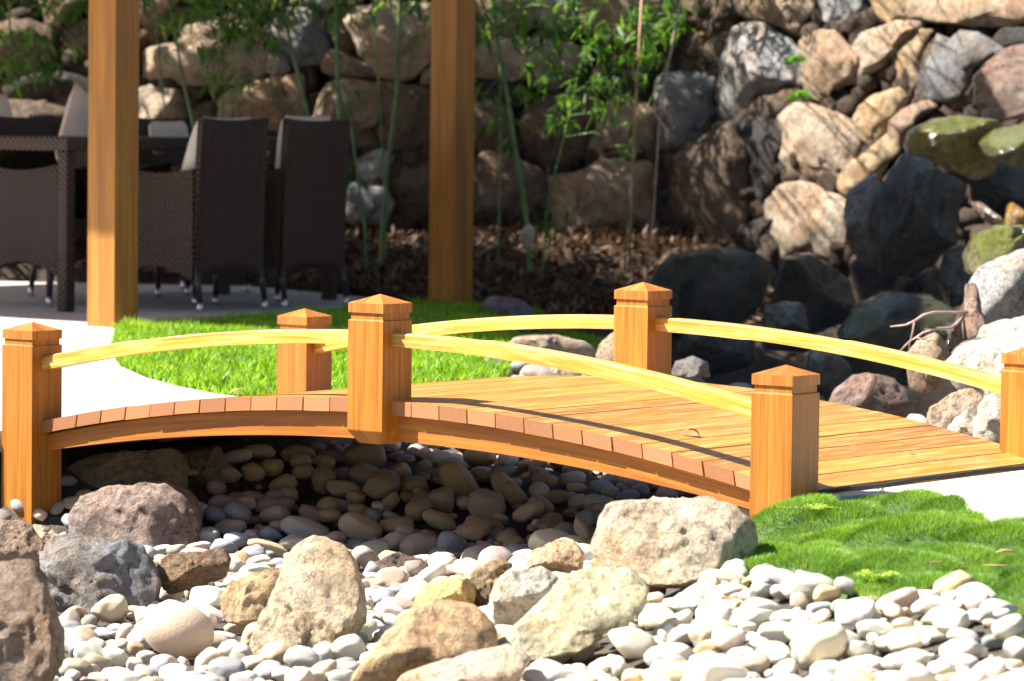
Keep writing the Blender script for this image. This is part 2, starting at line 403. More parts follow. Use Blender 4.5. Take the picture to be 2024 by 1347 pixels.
HM = {'x0': -3.2, 'y0': 6.6, 's': .01}
HM['nx'], HM['ny'] = 640, 1000
gx = HM['x0']+np.arange(HM['nx'])*HM['s']; gy = HM['y0']+np.arange(HM['ny'])*HM['s']
GX, GY = np.meshgrid(gx, gy, indexing='ij')
BASE = terr(GX, GY)
H = BASE.copy()
def raster(V):                 # raise the height map under a boulder
    i = ((V[:, 0]-HM['x0'])/HM['s']).astype(int); j = ((V[:, 1]-HM['y0'])/HM['s']).astype(int)
    for di in (-1, 0, 1):
        for dj in (-1, 0, 1):
            a = i+di; b = j+dj; ok = (a >= 0) & (a < HM['nx']) & (b >= 0) & (b < HM['ny'])
            np.maximum.at(H, (a[ok], b[ok]), V[ok, 2])
def rock(name, poly, D, thick, colr, label, mat=None, grey=1., sub=4, facets=7, amp=.05, box=.58, shear=0., upbias=False, group=None, seed=None, smooth=True, cat='boulder', rough=1.):
    """boulder whose outline follows the photograph's, at its own distance, with real depth"""
    seed = seed if seed is not None else (hash(tuple(poly[0]))*13+int(poly[1][0])*7) % 997
    rg = np.random.default_rng(seed)
    P = np.array([atD(x, y, D) for x, y in poly]); P = P[:, [0, 2]]
    c = (P.min(0)+P.max(0))/2*.4+P.mean(0)*.6
    ang = np.linspace(-math.pi, math.pi, 361)[:-1]; R = np.zeros(360)
    Q = P-c; n = len(Q)
    for k, a in enumerate(ang):
        d = np.array([math.cos(a), math.sin(a)])
        for i in range(n):
            p, q = Q[i], Q[(i+1) % n]; e = q-p; den = d[0]*e[1]-d[1]*e[0]
            if abs(den) < 1e-9: continue
            t = (p[0]*e[1]-p[1]*e[0])/den; s = (p[0]*d[1]-p[1]*d[0])/den
            if t > 0 and -1e-6 <= s <= 1+1e-6: R[k] = max(R[k], t)
    R = np.where(R == 0, R.mean(), R)
    w = 2; R = np.convolve(np.r_[R[-w:], R, R[:w]], np.ones(2*w+1)/(2*w+1), 'valid')
    V, Fc = ico(sub); x, y, z = V[:, 0], V[:, 1], V[:, 2]
    rho = np.hypot(x, y); phi = np.arctan2(y, x); rp = rho**box; zp = np.sign(z)*np.abs(z)**.85
    q = np.stack([np.cos(phi)*rp, np.sin(phi)*rp, zp], 1)
    for k in range(facets):
        a = rg.uniform(0, 2*math.pi); s = rg.uniform(.1, .85)
        if upbias and k % 3: a = rg.uniform(.15, .85)*math.pi; s = rg.uniform(.35, .85)
        nn = np.array([math.cos(a)*s, math.sin(a)*s, math.sqrt(1-s*s)*(1 if k % 4 else -1)]); d = max(s*.96, rg.uniform(.42, .70))
        dd = q@nn-d; q = np.where(dd[:, None] > 0, q-nn[None, :]*dd[:, None], q)
    Rv = np.interp(phi, np.r_[ang, math.pi], np.r_[R, R[0]])
    th = thick
    X = q[:, 0]*Rv; Z = q[:, 1]*Rv; Y = -q[:, 2]*th
    size = R.mean(); out = np.stack([X, Y, Z], 1)
    rad = out/np.maximum(1e-6, np.linalg.norm(out, axis=1))[:, None]
    nz = fbm(out/size, 1.1, 5, seed*.11); nz2 = fbm(out/size, 4.2, 4, seed*.23)
    nz3 = np.abs(fbm(out/size, 2.0, 3, seed*.31))
    fl = 1-.65*rp**4
    nz4 = fbm(out/size, 10., 3, seed*.41)
    out += rad*((nz*amp*1.1*fl + nz2*amp*.8*rough - nz3*amp*1.5*fl + nz4*amp*.28*rough)*size)[:, None]
    out[:, 1] += out[:, 0]*shear
    o = mesh_np(name, out, Fc, mat or M_rock, None, smooth)
    o.location = (c[0], D, c[1]); o.color = (*colr, grey)
    tag(o, label, cat, group)
    raster(out+np.array([c[0], D, c[1]]))
    return o
# ============================================================ SETTING
def lowered(x, y, z):
    z = z.copy()
    for poly in (PATH_L, PATH_R): z = np.where(inpoly(poly, x, y), np.minimum(z, 0)-.05, z)
    return z
xy = lambda px, py, z=0.: tuple(onz(px, py, z)[:2])
PATH_L = [xy(228, 652), xy(223, 700), xy(238, 727), xy(290, 750), xy(350, 766), xy(430, 782), xy(480, 788), mn(-1.30, .62)[:2], mn(-1.30, -.545)[:2],
          mn(-1.335, -.66)[:2], (-1.75, 10.62), (-2.4, 10.75), (-4.5, 11.5), (-8, 12.5), (-8, 20.1), (-2.6, 20.1), (-1.35, 19.9), (-.75, 18.9), (-.42, 18.15), (-.55, 17.6), (-1.45, 16.15)]
PATH_R = [mn(1.345, -.62)[:2], xy(1700, 982), xy(1765, 988), xy(1850, 1012), xy(1915, 1040), xy(1960, 1062), xy(2040, 1078), xy(2400, 1100), (5, 8.6), (5, 11.5), (2.6, 10.7), mn(1.5, .75)[:2], mn(1.345, .66)[:2]]
GR_R = [xy(1462, 1000), xy(1452, 1040), xy(1462, 1100), xy(1480, 1142, -.06), xy(1540, 1130, -.04), xy(1650, 1165, -.05), xy(1735, 1190, -.05), xy(1800, 1185, -.05), xy(1880, 1180, -.05), xy(1950, 1212, -.05), xy(2024, 1250, -.04), xy(2500, 1330, -.04),
        (3.5, 8.3), xy(2400, 1100), xy(2040, 1079), xy(1960, 1063), xy(1915, 1041), xy(1850, 1013), xy(1765, 989), xy(1700, 983), mn(1.34, -.635)[:2], mn(1.2, -.66)[:2]]
LAWN = [xy(228, 652), xy(223, 700), xy(238, 727), xy(290, 750), xy(350, 766), xy(430, 782), xy(480, 788), (-.62, 11.95), (-.42, 12.1), (-.15, 12.6), (-.03, 13.2), (.02, 13.9), (.2, 14.6), (.42, 15.6), (.5, 16.8), (.1, 18.0), (-.42, 18.12), (-.55, 17.6), (-1.45, 16.15)]

gxs = np.r_[-60, -30, -15, -8, -5, np.arange(-4, 4.001, .06), 5, 8, 15, 30, 60]
gys = np.r_[-20, 0, 4, 5.5, np.arange(6.4, 23.001, .06), 24, 28, 40, 60, 120]
X_, Y_ = np.meshgrid(gxs, gys, indexing='ij')
Z_ = lowered(X_, Y_, terr(np.clip(X_, -4.5, 4.5), np.clip(Y_, 6.4, 23)))
Z_ = np.where((Y_ < 18.3), np.minimum(Z_, -.012), Z_)
Z_ += (np.sin(X_*23+Y_*9)*np.sin(Y_*31-X_*7))*.004
idx = np.arange(X_.size).reshape(X_.shape)
Q = np.stack([idx[:-1, :-1], idx[1:, :-1], idx[1:, 1:], idx[:-1, 1:]], -1).reshape(-1, 4)
V = np.stack([X_, Y_, Z_], -1).reshape(-1, 3)
cx_ = V[Q].mean(1)
isbed = (cx_[:, 2] < -.02) & (cx_[:, 1] < 16)
g_ = mesh_np('ground', V, Q, [M_soil, M_bed], None, True, midx=isbed.astype(int)); tag(g_, kind='structure')
def slab(name, poly, z, th, mat, kind='structure'):
    bm = bmesh.new(); vs = [bm.verts.new((p[0], p[1], z)) for p in poly]; f = bm.faces.new(vs)
    r = bmesh.ops.extrude_face_region(bm, geom=[f]); bmesh.ops.translate(bm, verts=[v for v in r['geom'] if isinstance(v, bmesh.types.BMVert)], vec=(0, 0, -th))
    bmesh.ops.recalc_face_normals(bm, faces=bm.faces)
    me = bpy.data.meshes.new(name); bm.to_mesh(me); bm.free(); me.materials.append(mat)
    o = bpy.data.objects.new(name, me); col.objects.link(o); tag(o, kind=kind); return o
slab('patio_path', PATH_L, .003, .06, M_conc)
slab('path', PATH_R, .003, .12, M_conc)
# pond behind the bridge
pw = mesh_np('pond_water', np.array([(.3, 13.2, -.335), (4, 13.2, -.335), (4, 21.5, -.335), (.55, 21.5, -.335), (.4, 16, -.335)]), [(0, 1, 2, 3, 4)], M_water, None, False); tag(pw, kind='structure')

# ============================================================ FOOTBRIDGE
zd = lambda m: .159-.0875*m*m
zr = lambda m: .336-.0870*m*m
zb = lambda m: .0545-.072*m*m
bridge = empty('footbridge', mn(0, 0, 0), 'small arched golden timber footbridge with six square capped posts', 'footbridge')
bl = Vector(mn(0, 0, 0))
def bpt(m, n, z): q = mn(m, n, z); return Vector(q)-bl
def tang(m, k=.0875): return Vector((1, -2*k*m)).normalized()
dk = MB(); pitch = .0905; m0 = -1.325
for i in range(29):
    mc = m0+pitch*(i+.5)
    if mc > 1.33: break
    t = tang(mc); hw = (pitch-.0035)/2
    jit = random.uniform(-.0015, .0015); dz = random.uniform(-.0008, .0008)
    def pt(s, n, d): return bpt(mc+t.x*s+t.y*d*-1, n, zd(mc)+dz+t.y*s-d*t.x)
    n0, n1 = -(WD/2+.022)+jit, WD/2+.022+jit
    P = [pt(-hw, n0, .036), pt(hw, n0, .036), pt(hw, n0, 0), pt(-hw, n0, 0)]
    P += [pt(-hw, n1, .036), pt(hw, n1, .036), pt(hw, n1, 0), pt(-hw, n1, 0)]
    dk.hexa(P, random.uniform(.74, 1.14), 1)
deck = dk.build('deck', [M_deck, M_end], bridge)
bv = deck.modifiers.new('b', 'BEVEL'); bv.width = .0018; bv.segments = 2
def arc_bar(name, f_top, f_bot, n0, n1, ma, mb, mat, steps=26, tint=1., chamfer=.004):
    w = MB(); rings = []
    for i in range(steps+1):
        m = ma+(mb-ma)*i/steps; a, b_ = f_top(m), f_bot(m); c = chamfer
        rings.append([bpt(m, n0, b_), bpt(m, n0, a-c), bpt(m, n0+c, a), bpt(m, n1-c, a), bpt(m, n1, a-c), bpt(m, n1, b_)])
    w.sweep(rings, tint=tint); return w.build(name, mat, bridge)
fo = WD/2-.001
for s in (-1, 1):
    nA, nB = sorted((s*fo, s*(fo-.035)))
    arc_bar('beam', lambda m: zd(m)-.0375, zb, nA, nB, -1.29, 1.29, M_beam, 40, 1., .001)
arc_bar('beam', lambda m: zd(m)-.0375, zb, -.02, .02, -1.29, 1.29, M_beam, 40, .9, .001)
for s in (-1, 1):
    for (ma, mb) in ((-1.24, -.03), (.03, 1.24)):
        nA, nB = sorted((s*(WD/2)-.022, s*(WD/2)+.022))
        arc_bar('handrail', zr, lambda m: zr(m)-.038, nA, nB, ma, mb, M_rail, 20, random.uniform(.93, 1.05))
for i in (-1, 0, 1):
    for s in (-1, 1):
        m = i*L; n = s*WD/2; hs = .058; top = .243 if i else .366
        if i == 0: z0 = .047
        elif i == -1 and s == -1: z0 = -.33
        else: z0 = -.06
        w = MB(); rings = []
        def sq(h, z): return [bpt(m-h, n-h, z), bpt(m+h, n-h, z), bpt(m+h, n+h, z), bpt(m-h, n+h, z)]
        rr = [(hs, z0)] if i else [(.036, .047), (hs, .081)]
        rr += [(hs, top), (hs-.005, top+.0005), (hs-.005, top+.019)]
        w.sweep([sq(*r) for r in rr], tint=random.uniform(.84, 1.1))
        po = w.build('post', M_post, bridge)
        bv = po.modifiers.new('b', 'BEVEL'); bv.width = .0016; bv.segments = 2; bv.limit_method = 'ANGLE'
        w = MB(); zc = top+.019; off = random.uniform(0, 50)
        a_, b_ = sq(hs, zc), sq(hs, zc+.0245); ap = bpt(m, n, zc+.047)
        w.add(a_, [(3, 2, 1, 0)], [(off, k, 0) for k in range(4)])
        for k in range(4):
            k2 = (k+1) % 4
            w.add([a_[k], a_[k2], b_[k2], b_[k]], [(0, 1, 2, 3)], [(off+k, 0, 0), (off+k, .116, 0), (off+k+.025, .116, 0), (off+k+.025, 0, 0)])
            w.add([b_[k], b_[k2], ap], [(0, 1, 2)], [(off+2*k, 0, .3), (off+2*k, .116, .3), (off+2*k+.06, .058, .3)], .95)
        c = w.build('cap', M_cap, po)
        bv = c.modifiers.new('b', 'BEVEL'); bv.width = .0014; bv.segments = 2; bv.limit_method = 'ANGLE'
# rubber strip where the deck meets the path
st = [mn(1.318+.008*math.sin(i*.9), -.52+i*.118, .007+.002*math.sin(i*2.1)) for i in range(12)]
tag(tube('edging_strip', st, .0052, M_rubber, None, 6), 'thin black rubber edging strip where the bridge deck meets the pale path', 'edging strip')

# ============================================================ PERGOLA
PA = lambda a, b, z: (A[0]*a+B[0]*b, A[1]*a+B[1]*b, z)
org = Vector(PA(-13, 12.8, 0))
perg = empty('pergola', org, 'tall timber pergola with square posts sheltering the dining table', 'pergola')
phi_p = math.radians(36)
def pbox(name, c, hx, hy, z0, z1, mat, ang=phi_p, mb=None):
    own = mb is None; w = mb or MB(); ca, sa = math.cos(ang), math.sin(ang)
    def p(x, y, z): return Vector((c[0]+x*ca+y*sa, c[1]-x*sa+y*ca, z))-org
    P = [p(-hx, -hy, z0), p(hx, -hy, z0), p(hx, hy, z0), p(-hx, hy, z0), p(-hx, -hy, z1), p(hx, -hy, z1), p(hx, hy, z1), p(-hx, hy, z1)]
    w.hexa(P)
    if own: o = w.build(name, mat, perg); b = o.modifiers.new('b', 'BEVEL'); b.width = .004; b.segments = 2; return o
p1 = atD(222, 655, 16.0); p2 = atD(890, 607, 18.0)
dv = (Vector((p2[0], p2[1]))-Vector((p1[0], p1[1]))).normalized(); av = Vector((dv.y, -dv.x))
posts = [Vector((p1[0], p1[1])), Vector((p2[0], p2[1]))]
posts += [p-av*4.0 for p in posts]
ap_ = math.atan2(-av.y, av.x)
for p in posts: pbox('post', (p.x, p.y), .0735, .0735, -.02, 2.5, M_perg, math.radians(35.5))
RB = ((-15.9, -10.02), (10.25, 14.65))  # unseen roof, outline stretched past the rafters so its shadow reaches the pond
def roof_bar(a0, a1, b0, b1, z0, z1, mb):
    P = [Vector(PA(a, b, z))-org for z in (z0, z1) for a, b in ((a0, b0), (a1, b0), (a1, b1), (a0, b1))]
    mb.hexa(P)
w = MB()
for b in (11.55, 14.05): roof_bar(-15.8, -10.85, b-.06, b+.06, 2.38, 2.56, w)
w.build('beam', M_perg, perg)
w = MB()
for k in range(11): a = -15.7+k*.48; roof_bar(a-.03, a+.03, 10.6, 15.0, 2.565, 2.68, w)
w.build('rafters', M_perg, perg)
w = MB(); roof_bar(RB[0][0], RB[0][1], RB[1][0], RB[1][1], 2.685, 2.71, w); w.build('roof', M_perg, perg)

# ============================================================ DINING TABLE, CHAIRS, CUSHIONS
def lbox(V, Fc, p0, p1):
    k = len(V); x0, y0, z0 = p0; x1, y1, z1 = p1
    V += [(x0, y0, z0), (x1, y0, z0), (x1, y1, z0), (x0, y1, z0), (x0, y0, z1), (x1, y0, z1), (x1, y1, z1), (x0, y1, z1)]
    Fc += [tuple(k+q for q in f) for f in ((3, 2, 1, 0), (4, 5, 6, 7), (0, 1, 5, 4), (1, 2, 6, 5), (2, 3, 7, 6), (3, 0, 4, 7))]
def addpart(name, V, Fc, mat, parent, bev=.006, smooth=True):
    o = mesh_np(name, np.array(V, float), Fc, mat, parent, smooth)
    if bev: b = o.modifiers.new('b', 'BEVEL'); b.width = bev; b.segments = 2; b.limit_method = 'ANGLE'
    return o
tcn = Vector((-1.985, 17.1))        # near corner of the table (leg); +x local = a direction, +y = b direction
ANG = -math.atan2(-A[1], A[0])+math.radians(-0)
def tloc(a, b): return (tcn.x+A[0]*a+B[0]*b, tcn.y+A[1]*a+B[1]*b, 0)
table = empty('dining_table', tloc(-.34, .9), 'long dark wicker dining table under the pergola', 'dining table', None, ANG)
V, Fc = [], []; lbox(V, Fc, (-.38, -.93, .715), (.38, .93, .775)); addpart('tabletop', V, Fc, M_wick, table)
for sx in (-1, 1):
    for sy in (-1, 1):
        V, Fc = [], []; x, y = sx*.345, sy*.895; lbox(V, Fc, (x-.029, y-.029, 0), (x+.029, y+.029, .715)); addpart('leg', V, Fc, M_wick, table)
def panel(w, z0, z1, th, sag0, sag1, lean, flare, n=12, mm=10):
    """curved vertical panel: local x is thickness (lean along x), y width; sag = drop of the top/bottom edge in the middle"""
    V = []; Fc = []
    for side in (0, 1):
        for i in range(n+1):
            v = i/n
            for j in range(mm+1):
                u = j/mm*2-1
                zt = z1-sag1*(1-u*u); zb_ = z0+sag0*(1-u*u)
                z = zb_+(zt-zb_)*v; hw = w/2*(1+flare*(v-.5))
                V.append(((side-.5)*th+lean*v*v-.018*(1-u*u)*v, u*hw, z))
    s = (n+1)*(mm+1)
    for i in range(n):
        for j in range(mm):
            a = i*(mm+1)+j; Fc.append((a, a+mm+1, a+mm+2, a+1)); Fc.append((s+a, s+a+1, s+a+mm+2, s+a+mm+1))
    for i in range(n):
        for j in (0, mm): a = i*(mm+1)+j; Fc.append((a, s+a, s+a+mm+1, a+mm+1) if j else (a, a+mm+1, s+a+mm+1, s+a))
    for j in range(mm):
        for i in (0, n): a = i*(mm+1)+j; Fc.append((a, a+1, s+a+1, s+a) if i == 0 else (a, s+a, s+a+1, a+1))
    return V, Fc
def make_chair():
    t = empty('wicker_chair', (0, 0, 0), 'x', 'chair', 'dark wicker armchairs round the dining table')
    V, Fc = panel(.44, .13, .868, .03, .05, .012, .03, .0); addpart('backrest', V, Fc, M_wick, t, 0)
    for s in (-1, 1):
        V, Fc = [], []
        n = 10; x0, x1 = -.46, .0
        for side in (0, 1):
            for i in range(n+1):
                u = i/n; x = x0+(x1-x0)*u; zt = .65-.01*u-.025*math.sin(u*math.pi); zb_ = .14+.06*math.sin(u*math.pi)
                y = s*(.205+side*.03); V += [(x, y, zb_), (x, y, zt)]
        S = 2*(n+1)
        for i in range(n): a = 2*i; Fc += [(a, a+1, a+3, a+2), (S+a, S+a+2, S+a+3, S+a+1), (a+1, S+a+1, S+a+3, a+3), (a, a+2, S+a+2, S+a)]
        Fc += [(0, S, S+1, 1), (2*n, 2*n+1, S+2*n+1, S+2*n)]
        addpart('armrest', V, Fc, M_wick, t, .004, False)
    V, Fc = [], []; lbox(V, Fc, (-.42, -.204, .30), (-.016, .204, .40)); addpart('seat', V, Fc, M_wick, t)
    for sx in (-.39, .0):
        for sy in (-.21, .21):
            lg = tube('leg', [(sx, sy, .22), (sx+(.03 if sx == 0 else -.005), sy*1.03, .045)], [.016, .013], M_dkleg, t, 8)
            tube('foot_cap', [(sx+(.03 if sx == 0 else -.005), sy*1.03, .045), (sx+(.033 if sx == 0 else -.006), sy*1.035, 0)], .0145, M_metal, lg, 8)
    return t
def copy_tree(o, parent=None):
    c = o.copy(); col.objects.link(c)
    if parent is not None: c.parent = parent
    for ch in list(o.children): copy_tree(ch, c)
    return c
proto = make_chair()
for i, (a, b, face, lab) in enumerate([(.43+.0, .60, 0, 'dark wicker armchair turned from the camera, directly right of the front pergola post'),
        (.43, 1.17, 0, 'dark wicker armchair farthest right, between the two pergola posts'),
        (-.75, .48, math.pi, 'dark wicker armchair cut off by the left edge, left of the front table leg'),
        (-1.08, 1.12, math.pi, 'dark wicker armchair across the table, mostly behind the front pergola post'),
        (-1.08, 1.76, math.pi, 'dark wicker armchair across the table, behind the rectangular ivory cushion')]):
    o = proto if i == 0 else copy_tree(proto)
    x, y, _ = tloc(a, b); o.location = (x, y, .003); o.rotation_euler = (0, 0, ANG+face); o['label'] = lab
def cushion(c, sx, sy, th, rot, label):
    n = 14; V, Fc = [], []
    for s in (1, -1):
        for i in range(n+1):
            for j in range(n+1):
                u, v = i/n*2-1, j/n*2-1; e = max(0, (1-u**4)*(1-v**4))**.5
                pu = u*(1-.05*(1-abs(v))**1.0*0+.0); V.append((s*th/2*e, pu*sx/2*(1-.04*(1-v*v)*0), v*sy/2*(1-.05*(1-u*u))))
    S = (n+1)**2
    for i in range(n):
        for j in range(n):
            a = i*(n+1)+j; Fc += [(a, a+1, a+n+2, a+n+1), (S+a, S+a+n+1, S+a+n+2, S+a+1)]
    o = mesh_np('cushion', np.array(V), Fc, M_cush, None, True); o.location = c; o.rotation_euler = rot
    m = o.modifiers.new('w', 'WELD'); m.merge_threshold = .002
    return tag(o, label, 'cushion', 'ivory back cushions on the wicker chairs')
def cpos(a, b, z): x, y, _ = tloc(a, b); return (x, y, z)
cushion(cpos(.43-.085, .59, .68), .34, .42, .12, (0, .36, ANG), 'ivory cushion leaning inside the chair directly right of the front pergola post')
cushion(cpos(.43-.05, 1.16, .69), .34, .40, .10, (0, .12, ANG), 'ivory cushion leaning inside the wicker chair farthest right')
cushion(cpos(-.86, .40, .76), .27, .44, .11, (0, -.24, ANG), 'ivory cushion with a slanting edge at the left edge of the photo')
q = atD(172, 292, 18.45); cushion((q[0], q[1], q[2]), .46, .46, .13, (math.radians(50), -.15, ANG+.3), 'ivory cushion standing on one corner behind the front pergola post')
q = atD(335, 272, 18.9); cushion((q[0], q[1], q[2]), .30, .17, .10, (0, -.2, ANG+.2), 'rectangular ivory cushion above the table edge, right of the front pergola post')
q = atD(455, 243, 18.7); cushion((q[0], q[1], q[2]-.14), .28, .30, .10, (0, .2, ANG), 'ivory cushion of which only a thin top edge shows above the nearest chair back')
